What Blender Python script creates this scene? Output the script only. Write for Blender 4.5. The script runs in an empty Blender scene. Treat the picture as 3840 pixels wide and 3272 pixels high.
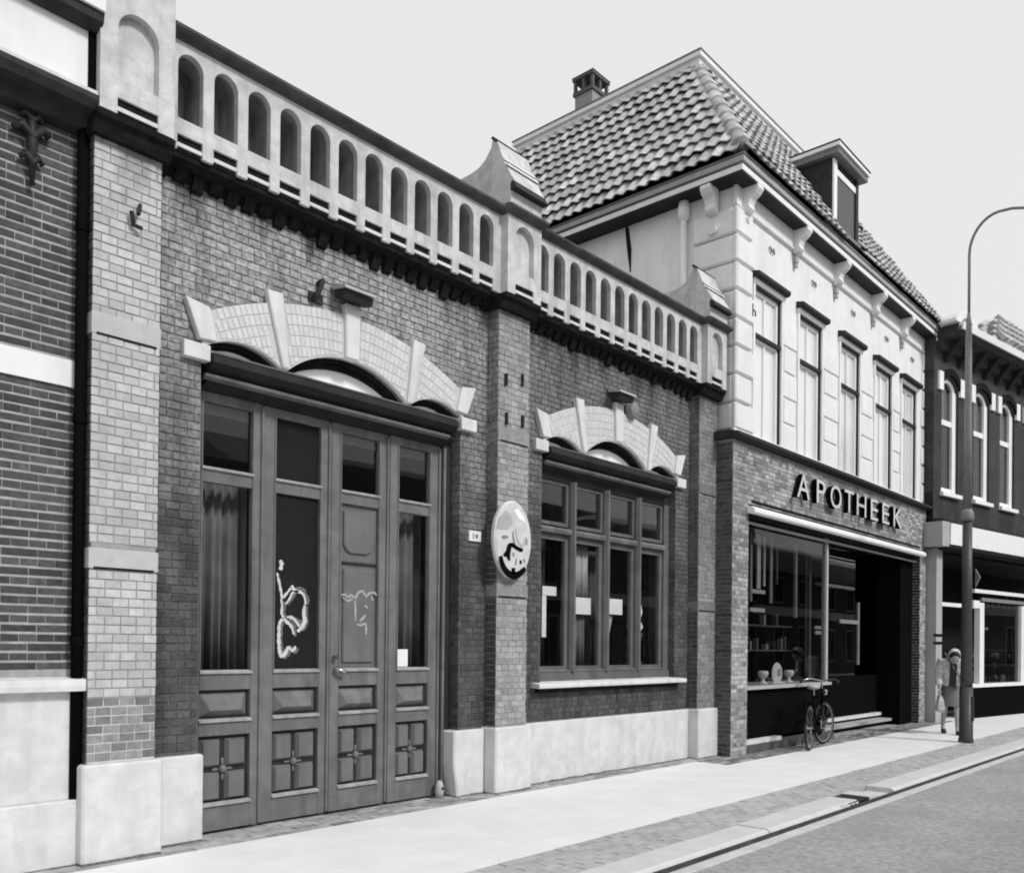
import bpy, bmesh, math, random
from mathutils import Vector, Matrix
random.seed(7)
S = bpy.context.scene
COL = S.collection

# ------------------------------------------------------------------ camera
F_PX, YAW, PIT, ROL, CY = 3315.95, 0.840311, 0.0057998, 0.0101951, 2400.18
CAM = Vector((0, -6.25, 1.5))
fw = Vector((math.sin(YAW)*math.cos(PIT), math.cos(YAW)*math.cos(PIT), math.sin(PIT)))
rt = Vector((math.cos(YAW), -math.sin(YAW), 0)); up = rt.cross(fw)
c_, s_ = math.cos(ROL), math.sin(ROL)
rt, up = c_*rt+s_*up, -s_*rt+c_*up
cd = bpy.data.cameras.new('camera'); cam = bpy.data.objects.new('camera', cd); COL.objects.link(cam)
cd.sensor_fit = 'HORIZONTAL'; cd.sensor_width = 36; cd.lens = 36*F_PX/3840
cd.shift_y = (CY-1636)/3840; cd.clip_end = 3000; cd.clip_start = .05
m = Matrix.Identity(4)
for i in range(3):
    m[i][0], m[i][1], m[i][2], m[i][3] = rt[i], up[i], -fw[i], CAM[i]
cam.matrix_world = m
S.camera = cam
S.render.resolution_x, S.render.resolution_y = 1024, 872
S.cycles.max_bounces = 6; S.cycles.diffuse_bounces = 3; S.cycles.glossy_bounces = 3; S.cycles.transparent_max_bounces = 10; S.cycles.filter_width = 1.9

# ------------------------------------------------------------------ sky and sun
SUN_EL, SUN_AZ = math.radians(42), math.radians(6)     # azimuth: from the street side (-y) towards +x
sd = Vector((math.cos(SUN_EL)*math.sin(SUN_AZ), -math.cos(SUN_EL)*math.cos(SUN_AZ), math.sin(SUN_EL)))
W = bpy.data.worlds.new('World'); S.world = W; W.use_nodes = True
nt = W.node_tree; nt.nodes.clear()
sky = nt.nodes.new('ShaderNodeTexSky'); sky.sky_type = 'NISHITA'; sky.sun_disc = False
sky.sun_elevation = SUN_EL; sky.sun_rotation = math.atan2(sd.x, sd.y)
sky.dust_density = 6; sky.air_density = 1
bw = nt.nodes.new('ShaderNodeRGBToBW'); ml = nt.nodes.new('ShaderNodeMath'); ml.operation = 'MULTIPLY'; ml.inputs[1].default_value = .10
mx = nt.nodes.new('ShaderNodeMix'); mx.data_type = 'FLOAT'; mx.inputs[0].default_value = .9
mx.inputs[3].default_value = .885                         # a high bright overcast veils the sky
bg = nt.nodes.new('ShaderNodeBackground'); wo = nt.nodes.new('ShaderNodeOutputWorld')
L = nt.links.new
L(sky.outputs[0], bw.inputs[0]); L(bw.outputs[0], ml.inputs[0]); L(ml.outputs[0], mx.inputs[2])
L(mx.outputs[0], bg.inputs[0]); L(bg.outputs[0], wo.inputs[0]); bg.inputs[1].default_value = 1
ld = bpy.data.lights.new('sun', 'SUN'); ld.energy = 2.4; ld.angle = math.radians(10)
sun = bpy.data.objects.new('sun', ld); COL.objects.link(sun)
sun.rotation_euler = sd.to_track_quat('Z', 'Y').to_euler()
S.view_settings.view_transform = 'Standard'; S.view_settings.look = 'None'
S.view_settings.exposure = 0; S.view_settings.gamma = 1
try: S.view_settings.use_curve_mapping = False
except Exception: pass

# ------------------------------------------------------------------ materials (the photograph is black and white)
def mat(name, base, var=.12, scale=9, rough=.85, rnd=0, stain=0, sscale=1.1, scol=None, streak=0, bump=0, bscale=60, spec=.3, metal=0, eff=None, runs=None, joints=None):
    M = bpy.data.materials.new(name); M.use_nodes = True; t = M.node_tree; N = t.nodes; lk = t.links.new
    b = N['Principled BSDF']; b.inputs['Roughness'].default_value = rough; b.inputs['Metallic'].default_value = metal
    b.inputs['Specular IOR Level'].default_value = spec
    geo = N.new('ShaderNodeNewGeometry')
    def noise(sc, det=5, stretch=None):
        n = N.new('ShaderNodeTexNoise'); n.inputs['Scale'].default_value = sc; n.inputs['Detail'].default_value = det
        if stretch:
            mp = N.new('ShaderNodeMapping'); mp.inputs['Scale'].default_value = stretch
            lk(geo.outputs['Position'], mp.inputs[0]); lk(mp.outputs[0], n.inputs['Vector'])
        else: lk(geo.outputs['Position'], n.inputs['Vector'])
        return n.outputs[0]
    def math_(op, a, c):
        k = N.new('ShaderNodeMath'); k.operation = op
        for i, v in enumerate((a, c)):
            if isinstance(v, (int, float)): k.inputs[i].default_value = v
            else: lk(v, k.inputs[i])
        return k.outputs[0]
    def ramp(v, lo, hi, a, c):
        r = N.new('ShaderNodeMapRange'); r.inputs[1].default_value = lo; r.inputs[2].default_value = hi
        r.inputs[3].default_value = a; r.inputs[4].default_value = c; lk(v, r.inputs[0]); return r.outputs[0]
    val = math_('MULTIPLY', ramp(noise(scale), .25, .75, 1-var, 1+var), base)
    if rnd:
        oi = N.new('ShaderNodeObjectInfo')
        f = math_('FRACT', math_('ADD', oi.outputs['Random'], geo.outputs['Random Per Island']), 0)
        val = math_('MULTIPLY', val, ramp(f, 0, 1, 1-rnd, 1+rnd))
    if stain:
        k = ramp(noise(sscale, 8), .42, .68, 0, stain)
        mm = N.new('ShaderNodeMix'); mm.data_type = 'FLOAT'; lk(k, mm.inputs[0]); lk(val, mm.inputs[2])
        mm.inputs[3].default_value = base*.45 if scol is None else scol; val = mm.outputs[0]
    if eff:                                              # lime bleaching that has run down the wall from the parapet
        sp = N.new('ShaderNodeSeparateXYZ'); lk(geo.outputs['Position'], sp.inputs[0])
        h = math_('ADD', sp.outputs[2], math_('MULTIPLY', math_('SUBTRACT', noise(1.3, 6), .5), 3.2))
        k = ramp(h, 2.2, 4.3, 0, 1); xk = ramp(math_('ADD', sp.outputs[0], math_('MULTIPLY', noise(2.0, 3), 1.2)), 6.2, 8.2, eff[1], eff[2])
        mm = N.new('ShaderNodeMix'); mm.data_type = 'FLOAT'; lk(math_('MULTIPLY', k, xk), mm.inputs[0]); lk(val, mm.inputs[2])
        ev = math_('MULTIPLY', ramp(noise(26, 6), .3, .7, .5, 1.4), eff[0])
        if rnd: ev = math_('MULTIPLY', ev, ramp(f, 0, 1, .84, 1.16))
        lk(ev, mm.inputs[3]); val = mm.outputs[0]
    if runs:                                             # soot that has run down from the corbels in tongues
        sp2 = N.new('ShaderNodeSeparateXYZ'); lk(geo.outputs['Position'], sp2.inputs[0])
        h2 = math_('ADD', sp2.outputs[2], math_('MULTIPLY', math_('SUBTRACT', noise(5, 5, (1, 1, .15)), .5), 1.3))
        mm = N.new('ShaderNodeMix'); mm.data_type = 'FLOAT'; lk(ramp(h2, 4.72, 5.05, 0, runs), mm.inputs[0]); lk(val, mm.inputs[2]); mm.inputs[3].default_value = .03; val = mm.outputs[0]
    if joints:
        bt = N.new('ShaderNodeTexBrick'); bt.offset = .5; bt.inputs['Scale'].default_value = 1; bt.inputs['Brick Width'].default_value = .305; bt.inputs['Row Height'].default_value = .305
        bt.inputs['Mortar Size'].default_value = .004; bt.inputs['Color1'].default_value = (1, 1, 1, 1); bt.inputs['Color2'].default_value = (.96, .96, .96, 1); bt.inputs['Mortar'].default_value = (1-joints, 1-joints, 1-joints, 1)
        lk(geo.outputs['Position'], bt.inputs['Vector']); val = math_('MULTIPLY', val, bt.outputs['Color'])
    if streak:
        val = math_('MULTIPLY', val, ramp(noise(6, 4, (1, 1, .12)), .48, .70, 1, 1-streak)); val = math_('MULTIPLY', val, ramp(noise(26, 3, (1, 1, .05)), .50, .72, 1, 1-streak*.3))
    cb = N.new('ShaderNodeCombineColor')
    for i in range(3): lk(val, cb.inputs[i])
    lk(cb.outputs[0], b.inputs['Base Color'])
    if bump:
        bp = N.new('ShaderNodeBump'); bp.inputs['Strength'].default_value = bump; bp.inputs['Distance'].default_value = .01
        lk(noise(bscale, 4), bp.inputs['Height']); lk(bp.outputs[0], b.inputs['Normal'])
    return M
def glass(name, tint=.9, refl=1.0, rough=.0):
    M = bpy.data.materials.new(name); M.use_nodes = True; t = M.node_tree; N = t.nodes; lk = t.links.new; N.clear()
    o = N.new('ShaderNodeOutputMaterial'); tr = N.new('ShaderNodeBsdfTransparent'); g = N.new('ShaderNodeBsdfGlossy')
    fr = N.new('ShaderNodeLayerWeight'); fr.inputs[0].default_value = .5; pw = N.new('ShaderNodeMath'); pw.operation = 'POWER'; pw.inputs[1].default_value = 4.0; lk(fr.outputs['Facing'], pw.inputs[0]); mixn = N.new('ShaderNodeMixShader')
    tr.inputs[0].default_value = (tint, tint, tint, 1); g.inputs['Roughness'].default_value = rough; g.inputs[0].default_value = (refl, refl, refl, 1)
    geo = N.new('ShaderNodeNewGeometry'); n = N.new('ShaderNodeTexNoise'); n.inputs['Scale'].default_value = 1.6; lk(geo.outputs['Position'], n.inputs['Vector'])
    bp = N.new('ShaderNodeBump'); bp.inputs['Strength'].default_value = .012; bp.inputs['Distance'].default_value = .05; lk(n.outputs[0], bp.inputs['Height']); lk(bp.outputs[0], g.inputs['Normal'])
    ad = N.new('ShaderNodeMath'); ad.operation = 'MULTIPLY_ADD'; ad.inputs[1].default_value = .9; ad.inputs[2].default_value = .03
    lk(pw.outputs[0], ad.inputs[0]); lk(ad.outputs[0], mixn.inputs[0]); lk(tr.outputs[0], mixn.inputs[1]); lk(g.outputs[0], mixn.inputs[2]); lk(mixn.outputs[0], o.inputs[0])
    return M
MT = dict(
 brick_main=mat('brick_main', .085, .4, 42, .85, rnd=.30, streak=.4, stain=.4, sscale=2.5, scol=.05, bump=.8, bscale=45, eff=(.38, .92, .30), runs=.9),
 mortar_main=mat('mortar_main', .11, .35, 18, .95, streak=.3, bump=.6, eff=(.26, .85, .3), runs=.85),
 brick_light=mat('brick_light', .50, .14, 25, .6, rnd=.14, stain=.4, sscale=1.6, scol=.33, streak=.12, bump=.3, runs=.5), brick_light2=mat('brick_light2', .33, .25, 25, .65, rnd=.22, stain=.45, scol=.18, streak=.2, bump=.3, runs=.6), brick_light3=mat('brick_light3', .24, .25, 25, .7, rnd=.24, stain=.45, scol=.13, streak=.2, bump=.3, runs=.6),
 mortar_light=mat('mortar_light', .31, .2, 14, .95, bump=.3),
 brick_repair=mat('brick_repair', .22, .25, 25, .8, rnd=.35, bump=.4),
 mortar_pale=mat('mortar_pale', .55, .15, 14, .95, bump=.3),
 brick_dark=mat('brick_dark', .07, .35, 30, .85, rnd=.4, stain=.3, scol=.12, streak=.25, bump=.6),
 mortar_dark=mat('mortar_dark', .36, .3, 10, .95, stain=.5, sscale=3, scol=.2, bump=.4),
 brick_shop=mat('brick_shop', .33, .3, 22, .85, rnd=.5, stain=.5, sscale=.8, scol=.16, bump=.5),
 mortar_shop=mat('mortar_shop', .30, .2, 14, .95, bump=.4),
 brick_far=mat('brick_far', .04, .5, 24, .9, rnd=.3, stain=.4, sscale=3, scol=.085, bump=.8),
 arch_brick=mat('arch_brick', .60, .07, 30, .6, rnd=.08, bump=.3),
 arch_mortar=mat('arch_mortar', .54, .12, 20, .9),
 stone=mat('stone', .70, .1, 8, .8, stain=.3, sscale=4, scol=.50, streak=.18, bump=.35), band=mat('band', .48, .12, 8, .8, stain=.35, scol=.34, bump=.3), letter=mat('letter', .58, .15, 8, .7), kerb_dark=mat('kerb_dark', .05, .4, 9, .95), white_bright=mat('white_bright', .85, .04, 5, .8),
 plinth=mat('plinth', .63, .10, 9, .85, stain=.38, sscale=5.5, scol=.48, streak=.10, bump=.4, bscale=35),
 cement=mat('cement', .60, .16, 11, .85, stain=.55, sscale=5, scol=.38, streak=.3, bump=.5, bscale=40),
 niche_shade=mat('niche_shade', .29, .3, 6, .9, streak=.5, bump=.2),  # darker than the cement: the niches carry their shade in the colour
 soot_shade=mat('soot_shade', .014, .5, 14, .95, bump=.6, spec=.1),  # near-black for sooty corbels and for shade painted into recesses
 slate=mat('slate', .035, .3, 10, .7, bump=.2, spec=.15),
 black=mat('black', .005, .2, 10, .9, spec=.02),
 wood=mat('wood', .165, .22, 7, .5, streak=.3, stain=.4, sscale=2, scol=.09, bump=.3, bscale=40), wood_lit=mat('wood_lit', .36, .25, 14, .6, streak=.2),
 wood_dark=mat('wood_dark', .03, .25, 6, .6, streak=.2, bump=.2, spec=.15),
 window_wood=mat('window_wood', .13, .2, 6, .45, streak=.2, bump=.2),
 board=mat('board', .018, .15, 4, .8, spec=.05),
 panel_wood=mat('panel_wood', .15, .15, 6, .5, stain=.3, scol=.09, streak=.2, bump=.25),
 chalk=mat('chalk', .55, .25, 50, .9),
 cap_brick=mat('cap_brick', .10, .3, 20, .9, bump=.4),
 paver_rough=mat('paver_rough', .30, .35, 14, .95, rnd=.35, stain=.5, sscale=2, scol=.5, bump=.6),
 sign_white=mat('sign_white', .60, .15, 9, .6, stain=.3, sscale=6, scol=.42),
 foot_dirt=mat('foot_dirt', .16, .5, 25, .95), coping=mat('coping', .075, .35, 9, .8, stain=.4, sscale=4, scol=.13, bump=.3, spec=.1), glass_shop=glass('glass_shop', .85, .5),
 chalk_smear=mat('chalk_smear', .13, .5, 50, .9),
 chalk_dim=mat('chalk_dim', .34, .25, 50, .9),
 white=mat('white', .84, .04, 6, .6, streak=.05),
 plaster=mat('plaster', .80, .05, 5, .8, stain=.25, sscale=2.2, scol=.64, streak=.08, bump=.2),
 plaster_grey=mat('plaster_grey', .88, .06, 3, .9, stain=.3, sscale=1.5, scol=.72, streak=.10, bump=.2),
 zinc=mat('zinc', .16, .2, 8, .5, bump=.1),
 tile=mat('tile', .46, .3, 12, .95, rnd=.26, stain=.55, sscale=2.4, scol=.28, bump=.5, spec=.05),
 lead=mat('lead', .74, .1, 5, .6, stain=.2, scol=.62),
 interior=mat('interior', .02, .3, 2, .9, spec=.1),
 interior_mid=mat('interior_mid', .08, .4, 3, .9),
 curtain=mat('curtain', .15, .3, 4, .95, streak=.4),
 net=mat('net', .93, .03, 5, .95),
 paper=mat('paper', .75, .05, 10, .8),
 pale_grey=mat('pale_grey', .4, .1, 8, .7),
 mid_grey=mat('mid_grey', .22, .15, 8, .7),
 iron=mat('iron', .02, .3, 30, .6, bump=.4),
 lamp_paint=mat('lamp_paint', .055, .2, 12, .45),
 lamp_grey=mat('lamp_grey', .20, .15, 12, .45),
 chrome=mat('chrome', .6, .1, 10, .25, metal=1),
 rubber=mat('rubber', .02, .2, 20, .8),
 slab=mat('slab', .77, .05, 2.2, .9, stain=.2, sscale=1.3, scol=.62, bump=.25, bscale=90, joints=.12),
 paver=mat('paver', .40, .2, 12, .9, rnd=.09, stain=.5, sscale=.35, scol=.52, bump=.4), paver_dark=mat('paver_dark', .17, .3, 12, .9, rnd=.3, stain=.3, scol=.3, bump=.4),
 paver_joint=mat('paver_joint', .36, .2, 12, .95),
 kerb=mat('kerb', .58, .1, 6, .85, stain=.25, sscale=3, scol=.48, bump=.3),
 asphalt=mat('asphalt', .36, .32, 22, .92, stain=.5, sscale=1.1, scol=.27, bump=.8, bscale=120),
 gutter=mat('gutter', .55, .15, 7, .9, bump=.3),
 soil=mat('soil', .18, .2, 4, .95),
 skin=mat('skin', .36, .08, 10, .6), hair=mat('hair', .02, .3, 40, .6),
 cloth_light=mat('cloth_light', .58, .4, 14, .9), cloth_dark=mat('cloth_dark', .035, .2, 10, .9), cloth_mid=mat('cloth_mid', .16, .15, 10, .9),
 glass=glass('glass', .97), glass_dark=glass('glass_dark', .6, .75),
)
def tube_mat():
    M = bpy.data.materials.new('lit_tube'); M.use_nodes = True; b = M.node_tree.nodes['Principled BSDF']
    b.inputs['Emission Color'].default_value = (1, 1, 1, 1); b.inputs['Emission Strength'].default_value = .35
    n = M.node_tree.nodes.new('ShaderNodeTexNoise'); M.node_tree.links.new(n.outputs[0], b.inputs['Base Color']); return M
MT['lit_tube'] = tube_mat()

# ------------------------------------------------------------------ helpers
class MB:
    def __init__(s): s.v = []; s.f = []; s.smooth = False
    def add(s, vs, fs):
        k = len(s.v); s.v += [tuple(v) for v in vs]; s.f += [tuple(i+k for i in f) for f in fs]; return s
    def box(s, x0, x1, y0, y1, z0, z1):
        v = [(x, y, z) for x in (x0, x1) for y in (y0, y1) for z in (z0, z1)]
        return s.add(v, [(0,1,3,2),(4,6,7,5),(0,4,5,1),(2,3,7,6),(0,2,6,4),(1,5,7,3)])
    def _prism(s, pa, pb):
        n = len(pa)
        return s.add(pa+pb, [tuple(range(n)), tuple(range(2*n-1, n-1, -1))]+[(i, n+i, n+(i+1) % n, (i+1) % n) for i in range(n)])
    def pxz(s, p, y0, y1): return s._prism([(x, y0, z) for x, z in p], [(x, y1, z) for x, z in p])
    def pyz(s, p, x0, x1): return s._prism([(x0, y, z) for y, z in p], [(x1, y, z) for y, z in p])
    def pxy(s, p, z0, z1): return s._prism([(x, y, z0) for x, y in p], [(x, y, z1) for x, y in p])
    def frustum(s, x0, x1, z0, z1, yb, yf, ins):      # raised field: base on yb, smaller face on yf (towards the street)
        a = [(x0,yb,z0),(x1,yb,z0),(x1,yb,z1),(x0,yb,z1)]; c = [(x0+ins,yf,z0+ins),(x1-ins,yf,z0+ins),(x1-ins,yf,z1-ins),(x0+ins,yf,z1-ins)]
        return s.add(a+c, [(4,5,6,7),(0,1,5,4),(1,2,6,5),(2,3,7,6),(3,0,4,7)])
    def tube(s, pts, r, n=8, caps=True):
        pts = [Vector(p) for p in pts]; k = len(s.v); R = r if isinstance(r, (list, tuple)) else [r]*len(pts)
        for i, p in enumerate(pts):
            d = (pts[min(i+1, len(pts)-1)]-pts[max(i-1, 0)]).normalized()
            a = d.orthogonal() if i == 0 else (a-d*a.dot(d)); a = a.normalized(); b = d.cross(a)
            for j in range(n):
                t = 2*math.pi*j/n; s.v.append(tuple(p+R[i]*(math.cos(t)*a+math.sin(t)*b)))
        for i in range(len(pts)-1):
            for j in range(n):
                s.f.append((k+i*n+j, k+i*n+(j+1) % n, k+(i+1)*n+(j+1) % n, k+(i+1)*n+j))
        if caps: s.f.append(tuple(k+j for j in reversed(range(n)))); s.f.append(tuple(k+(len(pts)-1)*n+j for j in range(n)))
        return s
    def lathe(s, prof, c=(0,0,0), n=16):
        return s.tube([(c[0], c[1], c[2]+z) for r, z in prof], [max(r, .0005) for r, z in prof], n) if len(prof) > 1 else s
    def ellipsoid(s, c, r, n=12, m=8, M=None):
        k = len(s.v)
        for i in range(m+1):
            a = math.pi*i/m
            for j in range(n):
                t = 2*math.pi*j/n; p = Vector((r[0]*math.sin(a)*math.cos(t), r[1]*math.sin(a)*math.sin(t), r[2]*math.cos(a)))
                if M: p = M @ p
                s.v.append(tuple(Vector(c)+p))
        for i in range(m):
            for j in range(n): s.f.append((k+i*n+j, k+(i+1)*n+j, k+(i+1)*n+(j+1) % n, k+i*n+(j+1) % n))
        return s
    def mesh(s, name, m, smooth=False):
        me = bpy.data.meshes.new(name); me.from_pydata(s.v, [], s.f)
        bm = bmesh.new(); bm.from_mesh(me); bmesh.ops.recalc_face_normals(bm, faces=bm.faces); bm.to_mesh(me); bm.free()
        if m: me.materials.append(MT[m])
        if smooth:
            for p in me.polygons: p.use_smooth = True
        return me
    def build(s, name, m, parent=None, smooth=False, bevel=0):
        o = bpy.data.objects.new(name, s.mesh(name, m, smooth)); COL.objects.link(o)
        if parent is not None:
            o.parent = parent
            if parent.type == 'EMPTY' and parent.get('world'): o.location = -Vector(parent.location)
        if bevel:
            b = o.modifiers.new('bevel', 'BEVEL'); b.width = bevel; b.segments = 1; b.limit_method = 'ANGLE'
        return o
def tag(o, label=None, cat=None, group=None, kind=None):
    for k, v in (('label', label), ('category', cat), ('group', group), ('kind', kind)):
        if v: o[k] = v
    return o
def thing(name, label, cat, loc=(0,0,0), rz=0, group=None, world=True):
    o = bpy.data.objects.new(name, None); COL.objects.link(o); o.location = loc; o.rotation_euler = (0, 0, rz); o.empty_display_size = .2
    if world: o['world'] = 1
    return tag(o, label, cat, group)
def struct(o): o['kind'] = 'structure'; return o
def arc(xa, xb, z0, h, n=14):
    w = (xb-xa)/2; R = (w*w+h*h)/(2*h); cx = (xa+xb)/2; cz = z0+h-R; a = math.asin(min(1, w/R))
    if h > w: a = math.pi-a
    return [(cx+R*math.sin(-a+2*a*i/n), cz+R*math.cos(-a+2*a*i/n)) for i in range(n+1)]

# --- small repeated pieces (bricks, roof tiles): the 300 that show largest are objects, the rest one joined part
PIECES = {}
def visible_score(p, area, n):
    d = p-CAM; dep = d.dot(fw)
    if dep < .1: return 0
    u = 1920+F_PX*d.dot(rt)/dep; v = CY-F_PX*d.dot(up)/dep
    f = -n.dot(d.normalized())
    if f <= 0: return 0
    sc = area*f/d.length_squared
    return sc if -30 < u < 3870 and -30 < v < 3300 else sc*1e-4
def piece(key, part, mesh_key, mesh_fn, matrix, area, n, m):
    PIECES.setdefault(key, []).append((part, mesh_key, mesh_fn, matrix, area, n, m))
def flush(key, name, stuff_name, limit=300, std=None):
    lst = PIECES[key]; cand = []
    for i, (part, mk, fn, M, area, n, m) in enumerate(lst):
        if std is None or mk[-1] is True: cand.append((visible_score(M.translation, area, n), i))
    cand.sort(reverse=True); pick = {i for s, i in cand[:limit] if s > 0}
    cache, rest = {}, {}
    for i, (part, mk, fn, M, area, n, m) in enumerate(lst):
        if i in pick:
            if (mk, m) not in cache: cache[(mk, m)] = fn().mesh(name, m)
            o = bpy.data.objects.new(name, cache[(mk, m)]); COL.objects.link(o); o.parent = part; o.matrix_local = M
        else:
            b = rest.setdefault((part, m), MB()); q = fn(); b.add([M @ Vector(v) for v in q.v], q.f)
    for (part, m), b in rest.items(): b.build(stuff_name, m, part)['kind'] = 'stuff'
def brick_mb(w, h, d=.016, c=.004):
    def fn():
        x, z = w/2, h/2
        v = [(-x,d,-z),(x,d,-z),(x,d,z),(-x,d,z),(-x,c,-z),(x,c,-z),(x,c,z),(-x,c,z),(-x+c,0,-z+c),(x-c,0,-z+c),(x-c,0,z-c),(-x+c,0,z-c)]
        f = [(8,9,10,11)]
        for i in range(4): j = (i+1) % 4; f += [(4+i, 4+j, 8+j, 8+i), (i, j, 4+j, 4+i)]
        return MB().add(v, f)
    return fn
STD = {(.21, .052), (.10, .052)}
def bricks(key, part, org, u, n, z0, z1, spans, m, course=.062, bond='cross', rep=None, bed=.010, head=.008):
    org, u, n = Vector(org), Vector(u), Vector(n)
    r0, r1 = math.ceil((z0-.001)/course), math.floor((z1+.001)/course)
    for r in range(r0, r1):
        za = r*course; zm = za+course/2; hd = (r % 2 == 0) if bond == 'cross' else bond == 'header'
        pitch = .11 if hd else .22; ph = (.055 if r % 4 < 2 else 0)+(.055 if (bond == 'header' and r % 2) else 0)
        for s0, s1 in spans(zm):
            k = math.floor((s0-ph)/pitch)
            while ph+k*pitch < s1:
                a, b = ph+k*pitch, ph+(k+1)*pitch; k += 1
                full = a >= s0-.001 and b <= s1+.001
                a, b = max(a, s0), min(b, s1); w = b-a-head
                if w < .02: continue
                w = pitch-head if full else round(w, 2); w = round(w, 3); bh = round(course-bed, 3)
                p = org+u*((a+b)/2)+Vector((0, 0, zm))+n*random.uniform(-.002, .0025)
                M = Matrix.Identity(4); yv = -n; zv = Vector((0, 0, 1))
                for i in range(3): M[i][0], M[i][1], M[i][2], M[i][3] = u[i], yv[i], zv[i], p[i]
                M = M @ Matrix.Rotation(random.uniform(-.006, .006), 4, 'Y')
                piece(key, part, ('b', w, bh, full), brick_mb(w, bh, .016, .003), M, w*bh, n, rep(p) if rep else m)

# ------------------------------------------------------------------ ground
g = MB(); g.add([(-400,-400,-.16),(600,-400,-.16),(600,500,-.16),(-400,500,-.16)], [(0,1,2,3)])
struct(g.build('ground', 'soil'))
r = MB(); nx = 60
r.add([(-40,-3.0,-.066),(90,-3.0,-.066),(90,-11.9,-.066),(-40,-11.9,-.066)], [(0,1,2,3)])
struct(r.build('road', 'asphalt'))
struct(MB().box(-40, 90, -3.09, -2.976, -.13, -.060).build('gutter_strip', 'gutter'))
struct(MB().box(-40, 90, -2.12, -.30, -.13, 0).build('pavement', 'slab'))
struct(MB().box(-40, 90, -14.5, -11.9, -.13, 0).build('far_pavement', 'slab'))
def paver_field(name, x0, x1, y0, y1, px, py, top):
    base = struct(MB().box(x0-(0 if 'shop' in name else 20), x1+(0 if 'shop' in name else 40), y0, y1, -.13, top-.003).build(name, 'paver_joint')); b = MB()
    y = y0; j = 0
    while y < y1-.02:
        x = x0+(px/2 if j % 2 else 0)
        while x < x1:
            h = top+random.uniform(-.004, .004); e = .004; X0, X1, Y0, Y1 = x+e, x+px-e, y+e, min(y+py, y1)-e
            b.add([(X0,Y0,-.02),(X1,Y0,-.02),(X1,Y1,-.02),(X0,Y1,-.02),(X0+e,Y0+e,h),(X1-e,Y0+e,h),(X1-e,Y1-e,h),(X0+e,Y1-e,h)], [(4,5,6,7),(0,1,5,4),(1,2,6,5),(2,3,7,6),(3,0,4,7)])
            x += px
        y += py; j += 1
    b.build('pavers', 'paver_dark' if 'shop' in name else 'paver_rough' if 'foot' in name else 'paver', base)['kind'] = 'stuff'
paver_field('paving_strip', 1.5, 32, -2.66, -2.12, .205, .09, .0)
paver_field('wall_foot_paving', 1.0, 20, -.30, .6, .205, .1, -.002)
paver_field('shop_foot_paving', 10.3, 20, -.76, -.30, .205, .1, .004)
kb = struct(MB().box(-40, 90, -2.95, -2.68, -.13, -.05).build('kerb', 'kerb'))
x = -4.0; km = {}
while x < 40:
    if not (8.50 < x+.5 < 9.4):
        if 'k' not in km:
            km['k'] = MB().pyz([(-2.665,-.12),(-2.665,.0),(-2.93,.0),(-2.955,-.012),(-2.975,-.05),(-2.975,-.12)], .003, .987).mesh('kerb_stone', 'kerb')
        o = bpy.data.objects.new('kerb_stone', km['k']); COL.objects.link(o); o.parent = kb; o.location = (x, random.uniform(-.003, .003), random.uniform(-.003, .003))
    x += .99
MB().box(-40, 90, -2.981, -2.9765, -.064, -.022).build('kerb_foot_line', 'kerb_dark', kb)  # dark strip along the foot of the kerb face
dr = thing('storm_drain', 'black iron kerb drain set into the pale kerb beside the road', 'drain', (8.87, -2.82, 0))
MB().box(8.43, 9.41, -2.965, -2.67, -.12, -.07).build('channel', 'black', dr)
MB().box(8.60, 9.15, -2.955, -2.69, -.07, -.004).build('inlet_box', 'iron', dr)
for i in range(5): MB().box(8.64+i*.1, 8.69+i*.1, -2.966, -2.95, -.058, -.02).build('slot', 'black', dr)
MB().box(8.43, 8.598, -2.96, -2.67, -.07, 0).build('end_stone', 'kerb', dr); MB().box(9.152, 9.41, -2.96, -2.67, -.07, 0).build('end_stone', 'kerb', dr)

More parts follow.
